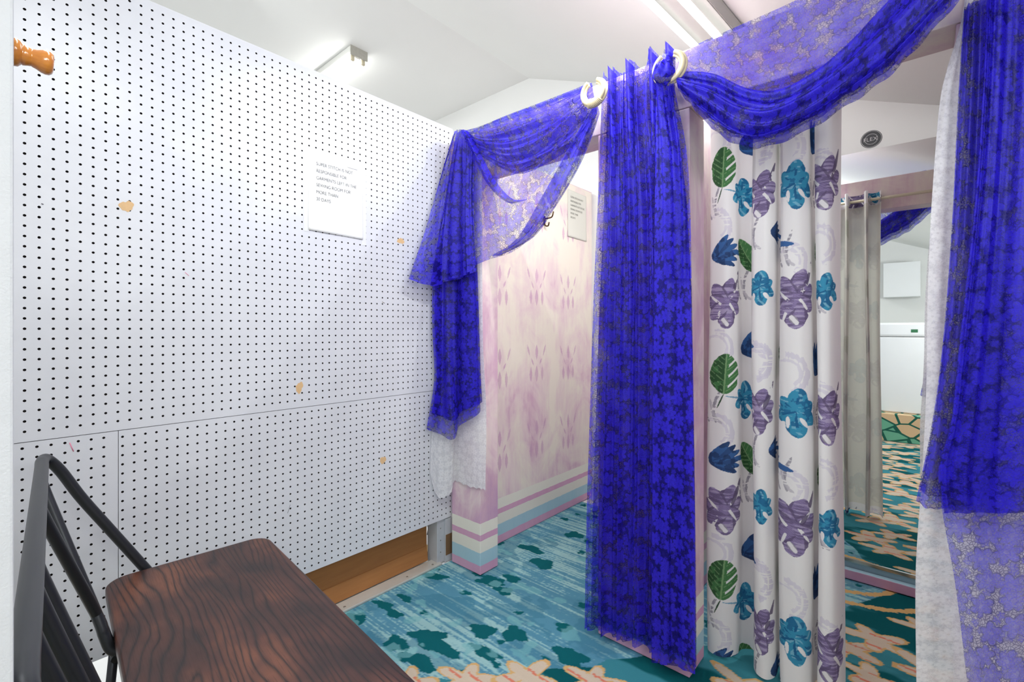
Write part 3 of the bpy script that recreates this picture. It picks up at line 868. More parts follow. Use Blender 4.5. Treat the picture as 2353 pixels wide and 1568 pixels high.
def edge_wave(V, amp, freq, seed=0):
    """scalloped lower hem"""
    n, m = V.shape[:2]; s = np.linspace(0, 1, n)
    w = amp * np.abs(np.sin(PI * freq * s + seed))
    fade = np.linspace(0, 1, m)[None, :] ** 6
    V[..., 2] += (w[:, None] * fade)
    return V

# ------------------------------------------------------------------ centre blue lace curtain
def strip_panel(name, xl, xr, ztop, zbot, y0, folds, amp, mat, parent, ns=180, nz=260, ph=0.0, spikes=None, uvx=1.25, uoff=0.0, tilt=0.0):
    s = np.linspace(0, 1, ns); tt = np.linspace(0, 1, nz)
    S, T = np.meshgrid(s, tt, indexing='ij')
    zt = ztop(s); zb_ = zbot(s)
    Z = zt[:, None] * (1 - T) + zb_[:, None] * T
    Xl = np.interp(Z, *xl); Xr = np.interp(Z, *xr)
    wob = .25 * np.sin(2.1 * Z + ph) + .12 * np.sin(5.3 * Z + 1 + ph)
    fold = np.sin(2 * PI * folds * S + wob * 2 + ph) + .42 * np.sin(2 * PI * folds * 2.3 * S + wob * 4 + 1.3 + ph) + .2 * np.sin(2 * PI * folds * 4.1 * S + 3 * Z)
    Yv = y0 - amp * fold * (0.75 + .25 * T) - tilt * T
    Xv = Xl + (Xr - Xl) * (S + .012 * np.cos(2 * PI * folds * S + wob * 2 + ph))
    V = np.stack([Xv, Yv, Z], -1)
    UV = np.stack([S * (xr[1][0] - xl[1][0]) * uvx + uoff, Z], -1)
    return finish(name, grid_mesh(name, V, UV), mat, parent)

cc = empty('lace_curtain', (-.70, 1.41, .03), 'long blue lace curtain gathered over the middle post from header to floor', 'curtain')
def spikes(s):
    z = np.full_like(s, 1.925)
    for c_, h_, w_ in ((.03, .035, .10), (.15, .042, .18), (.41, .045, .16), (.70, .058, .12), (.88, .03, .10)):
        a = (s - c_) / w_
        z += h_ * np.where((a >= 0) & (a < 1), 1 - a, np.where((a < 0) & (a > -.10), 1 + a * 10, 0))
    return z + .0 * s
xl = (np.array([.0, .5, 1.2, 1.7, 2.0]), np.array([-.897, -.885, -.860, -.838, -.828]))
xr = (np.array([.0, .6, 1.2, 1.45, 1.65, 1.8, 2.0]), np.array([-.503, -.507, -.517, -.530, -.552, -.575, -.575]))
strip_panel('panel', xl, xr, spikes, lambda s: .026 + .045 * s + .004 * np.sin(60 * s), 1.412, 6.5, .0125, M['lace'], cc, ns=260, nz=220)
xl2 = (xl[0], xl[1] + .018); xr2 = (xr[0], xr[1] - .006)
strip_panel('inner_fold', xl2, xr2, lambda s: 1.915 + 0 * s, lambda s: .035 + .040 * s, 1.428, 5.2, .006, M['lace'], cc, ph=1.7, uoff=.37)
xl3 = (np.array([0, .6, 1.2, 1.6, 2.0]), np.array([-.640, -.636, -.632, -.63, -.63]))
strip_panel('folded_edge', xl3, xr, lambda s: 1.80 + .02 * s, lambda s: .035 + .028 * s, 1.396, 1.1, .006, M['lace_dense'], cc, ns=60, ph=.4, uoff=1.1)
# pleat tucks standing proud at the top
for c_ in (-.800, -.735, -.655, -.60):
    V = np.zeros((9, 40, 3))
    for i in range(9):
        for j in range(40):
            a, b = i / 8, j / 39
            V[i, j] = (c_ + .034 * a * (1 - .6 * b) + .012 * b, 1.402 - .020 * math.sin(a * PI) * (1 - b) ** .7, 1.972 - .045 * a - b * (.34 - .045 * a))
    finish('pleat', grid_mesh('pleat', V, arc_uv(V)), M['lace_dense'], cc)

# ------------------------------------------------------------------ left swag: swag, sash, skirt, tail
ls = empty('lace_swag', (-1.5, 1.40, 1.95), 'blue lace swag with wide skirt and tail at pegboard corner', 'swag')
def radial_folds(V, amp, freq, seed, fade0=.12, fade1=.0):
    n, m = V.shape[:2]; a = np.linspace(0, 1, n)[:, None]; b = np.linspace(0, 1, m)[None, :]
    env = smooth(0, fade0, a) * (1 - .6 * smooth(.75, 1, a))
    w = np.sin(2 * PI * freq * b ** .9 + seed + 1.4 * a) + .5 * np.sin(2 * PI * freq * 1.9 * b + 2 * seed - 2.5 * a) + .3 * np.sin(2 * PI * freq * 3.3 * b + 3 * a)
    V[..., 1] -= amp * env * w
    V[..., 0] += amp * .15 * env * w
    return V
# a: ring -> peak ; b: top -> hem
sheer = [
    [(1362, 196, 1.395), (1364, 212, 1.392), (1368, 230, 1.392), (1374, 250, 1.395)],
    [(1318, 214, 1.405), (1325, 240, 1.385), (1335, 280, 1.38), (1352, 318, 1.39)],
    [(1235, 245, 1.415), (1250, 300, 1.38), (1268, 370, 1.375), (1296, 420, 1.385)],
    [(1160, 272, 1.42), (1175, 350, 1.385), (1195, 440, 1.385), (1243, 508, 1.39)],
    [(1110, 292, 1.42), (1120, 380, 1.39), (1140, 490, 1.39), (1185, 572, 1.395)],
    [(1088, 302, 1.42), (1092, 390, 1.40), (1100, 500, 1.40), (1122, 596, 1.40)],
    [(1078, 304, 1.42), (1080, 400, 1.41), (1083, 510, 1.41), (1086, 612, 1.41)]]
V = ribs_surface(sheer, 170, 150); V = radial_folds(V, .009, 3.5, .5)
finish('sheer_swag', grid_mesh('sheer_swag', V, arc_uv(V)), M['lace_sheer'], ls)
sash = [
    [(1360, 190, 1.388), (1362, 206, 1.375), (1366, 226, 1.375), (1372, 262, 1.388)],
    [(1318, 209, 1.40), (1322, 232, 1.365), (1328, 270, 1.365), (1335, 318, 1.385)],
    [(1240, 240, 1.41), (1248, 280, 1.365), (1254, 330, 1.36), (1262, 368, 1.385)],
    [(1165, 268, 1.41), (1170, 310, 1.37), (1176, 360, 1.365), (1190, 398, 1.385)],
    [(1110, 290, 1.41), (1112, 318, 1.38), (1116, 345, 1.38), (1126, 372, 1.395)],
    [(1070, 300, 1.405), (1070, 308, 1.39), (1070, 320, 1.39), (1072, 334, 1.40)]]
V = ribs_surface(sash, 150, 120); V = radial_folds(V, .011, 3.2, 2.0)
finish('gathered_sash', grid_mesh('gathered_sash', V, arc_uv(V)), M['lace'], ls)
band = [
    [(1372, 236, 1.38), (1376, 250, 1.365), (1378, 262, 1.38)],
    [(1342, 285, 1.375), (1352, 300, 1.355), (1358, 325, 1.375)],
    [(1300, 360, 1.372), (1315, 385, 1.352), (1326, 395, 1.375)],
    [(1250, 450, 1.375), (1266, 470, 1.36), (1276, 478, 1.38)],
    [(1190, 548, 1.385), (1212, 545, 1.37), (1226, 546, 1.385)],
    [(1130, 588, 1.39), (1142, 588, 1.385), (1152, 587, 1.39)]]
V = ribs_surface(band, 110, 40); V = radial_folds(V, .006, 2.0, 1.0)
finish('gathered_hem', grid_mesh('gathered_hem', V, arc_uv(V)), M['lace'], ls)
fold = [
    [(1058, 300, 1.39), (1066, 298, 1.37), (1076, 302, 1.38)],
    [(1082, 345, 1.385), (1090, 350, 1.365), (1100, 345, 1.38)],
    [(1118, 420, 1.38), (1126, 422, 1.36), (1136, 412, 1.375)],
    [(1165, 465, 1.375), (1170, 462, 1.362), (1176, 456, 1.375)],
    [(1204, 462, 1.378), (1208, 460, 1.37), (1212, 458, 1.378)]]
V = ribs_surface(fold, 80, 24)
finish('crossing_fold', grid_mesh('crossing_fold', V, arc_uv(V)), M['lace'], ls)
skirt_r = [
    [(1088, 318, 1.395), (1086, 400, 1.40), (1086, 510, 1.395), (1090, 622, 1.39)],
    [(1070, 300, 1.385), (1066, 390, 1.385), (1062, 510, 1.375), (1062, 634, 1.365)],
    [(1056, 298, 1.39), (1044, 390, 1.39), (1032, 510, 1.38), (1024, 645, 1.365)],
    [(1046, 302, 1.405), (1026, 390, -1.615), (1006, 510, -1.605), (984, 655, -1.595)],
    [(1040, 318, -1.615), (1014, 410, -1.625), (978, 535, -1.62), (940, 640, -1.61)]]
V = ribs_surface(skirt_r, 140, 190)
n, m = V.shape[:2]; a = np.linspace(0, 1, n)[:, None]; b = np.linspace(0, 1, m)[None, :]
V[..., 1] -= .011 * np.sin(2 * PI * 2.4 * a + .4) * smooth(0, .5, b) + .004 * np.sin(2 * PI * 7 * a + 3 * b)
finish('skirt', grid_mesh('skirt', V, arc_uv(V)), M['lace'], ls)
V2 = V[:int(n * .78)].copy(); V2[..., 1] += .012; V2[..., 0] += .004; V2[..., 2] -= .004
UV2 = arc_uv(V2) + .33
finish('skirt_lining', grid_mesh('skirt_lining', V2, UV2), M['lace_dense'], ls)
tail = [
    [(997, 600, -1.636), (996, 740, -1.636), (1001, 870, -1.636), (984, 985, -1.632)],
    [(1012, 600, -1.625), (1011, 740, -1.628), (1013, 870, -1.628), (1010, 1000, -1.62)],
    [(1030, 600, 1.395), (1030, 740, 1.395), (1034, 870, 1.39), (1044, 1010, 1.39)],
    [(1046, 600, 1.41), (1046, 740, 1.41), (1048, 870, 1.405), (1050, 985, 1.405)],
    [(1070, 600, 1.40), (1072, 740, 1.40), (1076, 870, 1.395), (1080, 965, 1.395)],
    [(1090, 600, 1.405), (1095, 740, 1.405), (1100, 870, 1.40), (1105, 945, 1.40)]]
V = ribs_surface(tail, 120, 170)
n, m = V.shape[:2]; a = np.linspace(0, 1, n)[:, None]; b = np.linspace(0, 1, m)[None, :]
V[..., 1] -= .009 * np.sin(2 * PI * 2.8 * a + .8 + .6 * b)
finish('tail', grid_mesh('tail', V, arc_uv(V)), M['lace'], ls)
V2 = V[:, :int(m * .90)].copy(); V2[..., 1] += .010; V2[..., 0] += .003
finish('tail_fold', grid_mesh('tail_fold', V2, arc_uv(V2) + .21), M['lace_dense'], ls)

# white lace on the left post
wl = [
    [(1010, 520, -1.654), (1003, 760, -1.654), (994, 950, -1.652), (988, 1085, -1.648)],
    [(1026, 480, -1.654), (1020, 760, -1.654), (1012, 950, -1.650), (1006, 1145, -1.646)],
    [(1040, 440, 1.440), (1040, 760, 1.440), (1040, 950, 1.435), (1037, 1135, 1.43)],
    [(1058, 420, 1.438), (1050, 760, 1.438), (1047, 950, 1.438), (1044, 1108, 1.436)],
    [(1082, 400, 1.434), (1082, 760, 1.434), (1084, 950, 1.432), (1084, 1122, 1.430)],
    [(1108, 380, 1.436), (1110, 760, 1.436), (1118, 950, 1.436), (1116, 1128, 1.434)]]
V = ribs_surface(wl, 110, 200); n, m = V.shape[:2]; a = np.linspace(0, 1, n)[:, None]
V[..., 1] -= .003 * np.sin(2 * PI * 3.1 * a); V = edge_wave(V, .006, 14)
o = finish('white_lace_curtain', grid_mesh('white_lace_curtain', V, arc_uv(V)), M['lace_white'])
tag(o, 'white lace panel on the left booth post, below the blue tail', 'curtain')

# ------------------------------------------------------------------ right swag: sheer panel, rope, knot, drop
rs = empty('lace_swag', (-.3, 1.40, 1.9), 'large blue lace swag knotted at the ring and looped over right booth', 'swag')
sheer = [
    [(1560, 128, 1.425), (1560, 150, 1.418), (1562, 172, 1.41), (1566, 200, 1.40)],
    [(1610, 98, 1.436), (1620, 150, 1.430), (1640, 195, 1.415), (1665, 225, 1.40)],
    [(1700, 58, 1.438), (1715, 130, 1.436), (1735, 190, 1.425), (1752, 245, 1.40)],
    [(1800, 14, 1.438), (1820, 90, 1.436), (1835, 150, 1.425), (1860, 215, 1.395)],
    [(1900, -34, 1.438), (1920, 20, 1.436), (1945, 80, 1.42), (1965, 135, 1.39)],
    [(2020, -90, 1.438), (2040, -50, 1.430), (2060, 0, 1.415), (2085, 50, 1.39)],
    [(2140, -150, 1.436), (2160, -120, 1.43), (2180, -80, 1.41), (2205, -30, 1.39)]]
V = ribs_surface(sheer, 220, 90); n, m = V.shape[:2]; a = np.linspace(0, 1, n)[:, None]; b = np.linspace(0, 1, m)[None, :]
V[..., 1] -= .003 * (1 + np.sin(2 * PI * 5 * b + 1.5 * a)) * smooth(0, .15, b)
finish('sheer_panel', grid_mesh('sheer_panel', V, arc_uv(V)), M['lace_sheer'], rs)
up = [(1552, 172), (1580, 170), (1645, 176), (1718, 208), (1790, 212), (1873, 170), (1950, 105), (2010, 40), (2070, -25), (2140, -95)]
dn = [(1558, 205), (1584, 235), (1620, 276), (1672, 318), (1740, 335), (1840, 300), (1950, 232), (2040, 168), (2124, 82), (2215, -20)]
def rope_ribs(off, bulge, cut=1.0):
    ribs = []
    for k_, ((ua, va), (ub, vb)) in enumerate(zip(up, dn)):
        d0 = 1.392 if k_ else 1.38
        bl = bulge * (.45 if k_ == 0 else 1)
        rib = []
        for q, dep in ((0, 0), (.25, .7), (.55, 1), (.85, .75), (1.0, .35)):
            q2 = q * cut
            rib.append((ua + (ub - ua) * q2, va + (vb - va) * q2, d0 - off - bl * dep))
        ribs.append(rib)
    return ribs
for nm, off, bulge, cut, mt, fr_, sd in (('rope_outer', .012, .06, 1.0, 'lace', 2.6, .4), ('rope_middle', .0, .05, .93, 'lace', 2.2, 1.9), ('rope_inner', -.012, .04, .86, 'lace_dense', 3.0, 3.0)):
    V = ribs_surface(rope_ribs(off, bulge, cut), 260, 80); n, m = V.shape[:2]
    a = np.linspace(0, 1, n)[:, None]; b = np.linspace(0, 1, m)[None, :]
    w = np.sin(2 * PI * fr_ * b + sd + 1.2 * a) + .55 * np.sin(2 * PI * fr_ * 2.2 * b + 2 * sd - 2 * a) + .3 * np.sin(2 * PI * 5.1 * b + 4 * a)
    V[..., 1] -= .008 * w * np.minimum(1, .35 + a * 4); V[..., 2] += .003 * w
    V[..., 2] += (.003 * np.sin(a * 70)) * b ** 8
    finish(nm, grid_mesh(nm, V, arc_uv(V) + sd), M[mt], rs)
# knot
kc = np.array(py(1525, 168, 1.345)); n, m = 64, 40
V = np.zeros((n, m, 3))
for i in range(n):
    for j in range(m):
        th_, ph_ = 2 * PI * i / (n - 1), PI * j / (m - 1)
        rr = .033 * (1 + .07 * math.sin(5 * th_ + 3 * ph_) + .05 * math.sin(3 * th_ - 5 * ph_) + .04 * math.sin(9 * th_ + 2))
        V[i, j] = kc + rr * np.array([math.sin(ph_) * math.cos(th_) * .92, math.sin(ph_) * math.sin(th_) * .85, math.cos(ph_) * 1.08])
finish('knot', grid_mesh('knot', V, arc_uv(V)), M['lace_dense'], rs)
# fabric climbing from the knot through the ring
thr = [
    [(1512, 150, 1.36), (1518, 134, 1.375), (1524, 124, 1.40)],
    [(1526, 142, 1.345), (1532, 130, 1.37), (1538, 122, 1.40)],
    [(1540, 150, 1.36), (1548, 138, 1.38), (1556, 128, 1.405)]]
V = ribs_surface(thr, 30, 30); finish('looped_end', grid_mesh('looped_end', V, arc_uv(V)), M['lace_dense'], rs)
drop = [
    [(1506, 186, 1.352), (1512, 260, 1.372), (1520, 340, 1.379), (1524, 470, 1.382), (1526, 640, 1.385)],
    [(1522, 194, 1.332), (1532, 260, 1.357), (1544, 340, 1.365), (1550, 470, 1.371), (1552, 640, 1.377)],
    [(1538, 194, 1.337), (1550, 250, 1.362), (1564, 340, 1.369), (1572, 470, 1.375), (1574, 640, 1.379)],
    [(1548, 186, 1.352), (1560, 245, 1.372), (1578, 340, 1.379), (1587, 470, 1.382), (1590, 640, 1.385)]]
V = ribs_surface(drop, 80, 140); n, m = V.shape[:2]; a = np.linspace(0, 1, n)[:, None]; b = np.linspace(0, 1, m)[None, :]
V[..., 1] -= .006 * np.sin(2 * PI * 3.2 * a + b) * (1 - .4 * b)
finish('drop', grid_mesh('drop', V, arc_uv(V)), M['lace'], rs)

# staples through the lace
M['staple'] = simple('staple_wire', (196, 196, 200), .3, .9)
for (u, v) in ((1623, 96), (1461, 163)):
    a = py(u - 4, v + 1.5, 1.402 if u < 1500 else 1.426); b = py(u + 4, v - 1.5, 1.402 if u < 1500 else 1.426)
    o = tube('staple', [a, b], .0009, M['staple'], n=6, smoothpath=False)
    tag(o, 'tiny silver staple in the top of the middle blue curtain' if u < 1500 else 'tiny silver staple in the top edge of the large blue swag', 'staple')

# ------------------------------------------------------------------ rattan rings
def ring(c, R_, a0, a1, label, wrapped, tilt=0.0):
    root = empty('curtain_ring', tuple(c), label, 'ring', 'ivory rattan rings on the header')
    for (dr, dy, r_) in ((.0, .0, .0068), (-.0085, .004, .0050), (.004, .010, .0060)):
        pts = []
        for k_ in range(40):
            a = math.radians(a0 + (a1 - a0) * k_ / 39)
            pts.append((c[0] + (R_ + dr) * math.cos(a) * 1.04, c[1] + dy + tilt * math.sin(a), c[2] + (R_ + dr) * math.sin(a)))
        tube('strand', pts, r_, M['rattan'], root, n=12, res=80)
    if wrapped:
        pts = []
        for k_ in range(200):
            q = k_ / 199; a = math.radians(-112 + 62 * q); w = 2 * PI * 11 * q
            rr = R_ - .002 + .0125 * math.cos(w)
            pts.append((c[0] + rr * math.cos(a) * 1.04, c[1] + .003 + .0125 * math.sin(w), c[2] + rr * math.sin(a)))
        tube('binding', pts, .0030, M['rattan'], root, n=8, res=500)
    return root
ring(py(1362, 211, 1.348), .0390, 118, 425, 'ivory rattan ring with bound base holding the left blue swag', True)
ring(py(1536, 154, 1.350), .0420, 118, 425, 'ivory rattan ring above the blue lace knot', False)

# ------------------------------------------------------------------ right blue curtain and white lace
rc = empty('lace_curtain', (.12, 1.38, .0), 'wide layered blue lace curtain hanging at the right edge', 'curtain')
A_ = [
    [(2215, 20, 1.40), (2200, 250, 1.40), (2188, 500, 1.395), (2166, 790, 1.392), (2140, 980, 1.39), (2105, 1150, 1.388)],
    [(2225, 10, 1.39), (2214, 250, 1.39), (2202, 500, 1.385), (2182, 790, 1.382), (2158, 980, 1.38), (2128, 1168, 1.378)],
    [(2240, 0, 1.40), (2232, 250, 1.40), (2220, 500, 1.395), (2202, 790, 1.392), (2182, 980, 1.39), (2158, 1170, 1.388)],
    [(2275, -20, 1.405), (2268, 250, 1.405), (2258, 500, 1.40), (2246, 790, 1.40), (2230, 980, 1.40), (2212, 1172, 1.40)],
    [(2330, -30, 1.405), (2326, 250, 1.405), (2318, 500, 1.40), (2306, 790, 1.40), (2296, 980, 1.40), (2290, 1180, 1.40)]]
V = ribs_surface(A_, 130, 220); n, m = V.shape[:2]; a = np.linspace(0, 1, n)[:, None]; b = np.linspace(0, 1, m)[None, :]
V[..., 1] -= .005 * np.sin(2 * PI * 4.3 * a + .6 + b)
finish('rear_panel', grid_mesh('rear_panel', V, arc_uv(V)), M['lace'], rc)
V2 = V.copy(); V2[..., 1] += .012; V2 = V2[6:, :-6]
finish('rear_lining', grid_mesh('rear_lining', V2, arc_uv(V2) + .4), M['lace'], rc)
B_ = [
    [(2270, -60, 1.375), (2258, 200, 1.372), (2240, 460, 1.370), (2206, 770, 1.365), (2186, 960, 1.36), (2157, 1070, 1.36), (2166, 1180, 1.362), (2196, 1350, 1.362), (2226, 1600, 1.365)],
    [(2285, -60, 1.355), (2276, 200, 1.352), (2260, 460, 1.350), (2232, 770, 1.345), (2214, 960, 1.345), (2196, 1070, 1.345), (2200, 1180, 1.347), (2222, 1350, 1.347), (2248, 1600, 1.35)],
    [(2320, -60, 1.365), (2312, 200, 1.362), (2300, 460, 1.360), (2278, 770, 1.358), (2264, 960, 1.355), (2254, 1070, 1.355), (2256, 1180, 1.355), (2266, 1350, 1.357), (2280, 1600, 1.36)],
    [(2380, -60, 1.355), (2376, 200, 1.352), (2368, 460, 1.350), (2356, 770, 1.348), (2348, 960, 1.345), (2342, 1070, 1.345), (2340, 1180, 1.345), (2340, 1350, 1.345), (2342, 1600, 1.35)],
    [(2480, -60, 1.365), (2476, 200, 1.362), (2470, 460, 1.360), (2460, 770, 1.358), (2455, 960, 1.355), (2450, 1070, 1.355), (2448, 1180, 1.355), (2446, 1350, 1.357), (2446, 1600, 1.36)]]
V = ribs_surface(B_, 150, 260); n, m = V.shape[:2]; a = np.linspace(0, 1, n)[:, None]; b = np.linspace(0, 1, m)[None, :]
V[..., 1] -= .004 * np.sin(2 * PI * 3.1 * a + 1.5 * b) + .002 * np.sin(2 * PI * 7.7 * a + 4 * b)
finish('front_panel', grid_mesh('front_panel', V, arc_uv(V)), M['lace_sheer'], rc)
V2 = V[4:, :int(m * .755)].copy(); V2[..., 1] += .012
finish('front_lining', grid_mesh('front_lining', V2, arc_uv(V2) + .27), M['lace_dense'], rc)
W_ = [
    [(2222, -40, 1.436), (2206, 60, 1.436), (2176, 160, 1.434), (2158, 250, 1.434), (2140, 480, 1.434), (2131, 700, 1.432), (2128, 900, 1.430), (2118, 1100, 1.428), (2104, 1320, 1.426), (2106, 1600, 1.428)],
    [(2228, -40, 1.432), (2214, 60, 1.430), (2192, 160, 1.428), (2178, 250, 1.428), (2164, 480, 1.426), (2156, 700, 1.424), (2152, 900, 1.422), (2144, 1100, 1.420), (2134, 1320, 1.418), (2136, 1600, 1.42)],
    [(2238, -40, 1.436), (2230, 60, 1.436), (2216, 160, 1.434), (2206, 250, 1.434), (2198, 480, 1.432), (2192, 700, 1.432), (2190, 900, 1.430), (2186, 1100, 1.428), (2180, 1320, 1.426), (2182, 1600, 1.428)],
    [(2320, -40, 1.436), (2316, 60, 1.436), (2312, 160, 1.436), (2308, 250, 1.436), (2304, 480, 1.436), (2304, 700, 1.436), (2304, 900, 1.436), (2304, 1100, 1.436), (2304, 1320, 1.436), (2306, 1600, 1.436)],
    [(2440, -40, 1.436), (2440, 60, 1.436), (2440, 160, 1.436), (2440, 250, 1.436), (2440, 480, 1.436), (2440, 700, 1.436), (2440, 900, 1.436), (2440, 1100, 1.436), (2440, 1320, 1.436), (2440, 1600, 1.436)]]
V = ribs_surface(W_, 140, 260); n, m = V.shape[:2]; a = np.linspace(0, 1, n)[:, None]
V[..., 2] = np.maximum(V[..., 2], .012)
o = finish('white_lace_curtain', grid_mesh('white_lace_curtain', V, arc_uv(V)), M['lace_white'])
tag(o, 'long white lace panel under the wide blue curtain at right', 'curtain')

# ------------------------------------------------------------------ floral curtain, rod
cp = [(-.535, 1.640), (-.522, 1.600), (-.475, 1.590), (-.447, 1.620), (-.440, 1.660), (-.415, 1.680), (-.398, 1.665), (-.398, 1.620), (-.383, 1.588), (-.354, 1.582), (-.336, 1.610), (-.337, 1.660), (-.327, 1.682), (-.319, 1.660), (-.323, 1.612), (-.306, 1.585), (-.266, 1.580), (-.243, 1.603), (-.241, 1.650), (-.231, 1.676), (-.223, 1.655), (-.228, 1.612), (-.216, 1.587), (-.193, 1.587), (-.180, 1.612), (-.172, 1.650)]
NS, NZ = 800, 1250
prof = catmull([(a, b, 0) for a, b in cp], NS)
seg = np.linalg.norm(np.diff(prof, axis=0), axis=1); sl = np.concatenate([[0], np.cumsum(seg)])
ctl = np.interp(np.linspace(0, len(cp) - 1, len(cp)), np.linspace(0, len(cp) - 1, NS), sl)
s_at = lambda c_: float(np.interp(c_, np.arange(len(cp)), ctl))
zv = np.linspace(1.86, .018, NZ)
Sg, Zg2 = np.meshgrid(sl, zv, indexing='ij')
tb = np.linspace(0, 1, NZ)[None, :]
Xc = prof[:, 0][:, None] + (prof[:, 0][:, None] + .40) * .035 * tb - .007 + .004 * np.sin(3.3 * Zg2 + prof[:, 0][:, None] * 30)
Yc = 1.63 + (prof[:, 1][:, None] - 1.63) * (1 + .12 * tb) + .004 * np.sin(2.6 * Zg2 + prof[:, 0][:, None] * 40)
# print
WH = lin((240, 238, 240))
C = np.ones(Sg.shape + (3,)) * WH
gs, gz = Sg, Zg2
def put(m, c_, a=1.0):
    m = (np.clip(m, 0, 1) * a)[..., None]; C[...] = C * (1 - m) + c_ * m
FULL = {}
def focus(cs, cz, r_=.2):
    global gs, gz, nzA, nzB, nzC, C
    i0, i1 = np.searchsorted(sl, (cs - r_, cs + r_)); j0, j1 = np.searchsorted(-zv, (-(cz + r_), -(cz - r_)))
    w_ = (slice(i0, i1), slice(j0, j1))
    gs, gz, nzA, nzB, nzC, C = (FULL[k_][w_] for k_ in ('gs', 'gz', 'nzA', 'nzB', 'nzC', 'C'))
    return i1 > i0 and j1 > j0
nzA = fbm(gs * 60, gz * 60, 80, 3); nzB = vnoise(gs * 30, gz * 260, 81); nzC = vnoise(gs * 240, gz * 34, 82)
FULL.update(gs=gs, gz=gz, nzA=nzA, nzB=nzB, nzC=nzC, C=C)
def local(cs, cz, ang=0.0):
    a, b = gs - cs, gz - cz; ca, sa = math.cos(ang), math.sin(ang)
    return a * ca + b * sa, -a * sa + b * ca
def petal(cs, cz, ang, ln, wd, w0=.0):
    """teardrop from base (cs,cz) along ang"""
    p_, q_ = local(cs, cz, ang); t_ = p_ / ln
    w = wd * np.sqrt(np.clip(np.sin(PI * np.clip(t_, 0, 1) ** .8), 0, 1))
    return ((t_ > 0) & (t_ < 1) & (np.abs(q_) < w * (1 + .35 * (nzA - .5)))), t_, q_ / wd
def swirl(cs, cz, R_, a0, a1, w, c_, al=.6):
    p_, q_ = local(cs, cz); th = np.arctan2(q_, p_); r = np.hypot(p_, q_)
    m = (np.abs(r - R_) < w * (.4 + nzC)) & (th > a0) & (th < a1) & (nzB > .25)
    put(m, c_, al)
def teal(cs, cz, k_=1.0, fl=1):
    T1, T2, T3 = lin((54, 146, 184)), lin((24, 98, 146)), lin((128, 186, 210))
    for an, ln, wd in ((1.4, .062, .024), (.5, .05, .018), (2.4, .05, .018), (-.5, .058, .02), (-1.45, .066, .026), (3.5, .052, .02)):
        m, t_, q_ = petal(cs, cz, an if fl > 0 else PI - an, ln * k_, wd * k_)
        put(m, T1); put(m & (nzA > .56), T2, .8); put(m & (np.abs(q_ - .3 * np.sin(8 * t_)) < .16) & (nzB > .45), T3, .8); put(m & (np.abs(q_) < .12) & (t_ < .6), T2)
    m, t_, q_ = petal(cs, cz + .004, PI - .12 if fl > 0 else .12, .085 * k_, .0028); put(m, T1, .8)
    for d_ in (-.018, .012):
        m, t_, q_ = petal(cs + d_, cz - .016, -1.2 + d_ * 20, .03 * k_, .006); put(m, WH)
def purple(cs, cz, k_=1.0, fl=1):
    P1, P2, P3 = lin((142, 126, 172)), lin((92, 78, 112)), lin((186, 174, 204))
    for an, ln, wd in ((1.25, .085, .026), (.55, .07, .024), (2.1, .075, .024), (2.9, .065, .026), (-.35, .06, .024), (-1.5, .075, .032), (-2.4, .065, .026)):
        m, t_, q_ = petal(cs, cz, an if fl > 0 else PI - an, ln * k_, wd * k_)
        put(m, P1); put(m & (nzB > .62), P2, .55); put(m & (nzB < .32), P3, .6); put(m & (np.abs(np.abs(q_) - .86) < .16), P2, .7)
    for an, l0, off in ((.9, .06, .012), (2.45, .055, -.006), (-.95, .05, .01), (-1.95, .06, -.012)):
        m, t_, q_ = petal(cs + off * fl, cz + off, an if fl > 0 else PI - an, l0 * k_, .0045); put(m & (t_ > .15) & (nzA > .36), WH, .95)
    put((np.hypot(gs - cs, gz - cz) < .10) & (np.abs(np.mod((gz - cz) * 150 + 3 * np.sin((gs - cs) * 40), 1) - .5) < .12) & (C[..., 0] < .4) & (nzC > .35), P2, .45)
    m, t_, q_ = petal(cs + .02 * fl, cz + .012, 1.2 if fl > 0 else PI - 1.2, .1 * k_, .007); put(m & (nzA > .42), P2, .9)
    m, t_, q_ = petal(cs - .01, cz - .045, -.9, .03 * k_, .010); put(m, WH, .9); put(m & (np.abs(q_) > .6), P2, .7)
def green(cs, cz, k_=1.0, ang=1.3, slim=1.0):
    G1, G2, G3 = lin((70, 124, 74)), lin((38, 74, 44)), lin((122, 160, 112))
    p_, q_ = local(cs, cz, ang); ln = .125 * k_; t_ = p_ / ln + .5; wd = .046 * k_ * slim
    w = wd * np.clip(np.sin(PI * np.clip(t_, 0, 1)), 0, 1) ** .55
    m = (t_ > 0) & (t_ < 1) & (np.abs(q_) < w * (1 + .25 * (nzA - .5)))
    put(m, G1); put(m & (q_ > 0) & (nzA > .38), G2, .75)
    vein = np.abs(np.mod(p_ * 62 / k_ - np.abs(q_) * 44 / k_, 1.0) - .5) < .10
    put(m & vein & (np.abs(q_) > .10 * wd) & (nzC > .35), G3, .8)
    if slim > .8: put(m & (np.abs(np.mod(p_ * 31 / k_ - np.abs(q_) * 30 / k_, 1.0) - .5) < .13) & (q_ < -.2 * wd), WH, .95)
    put(m & (np.abs(q_) < .05 * wd), G3)
    m2, t2, q2 = petal(cs - math.cos(ang) * ln * .5, cz - math.sin(ang) * ln * .5, ang + PI - .3, .05 * k_, .0022); put(m2, G2)
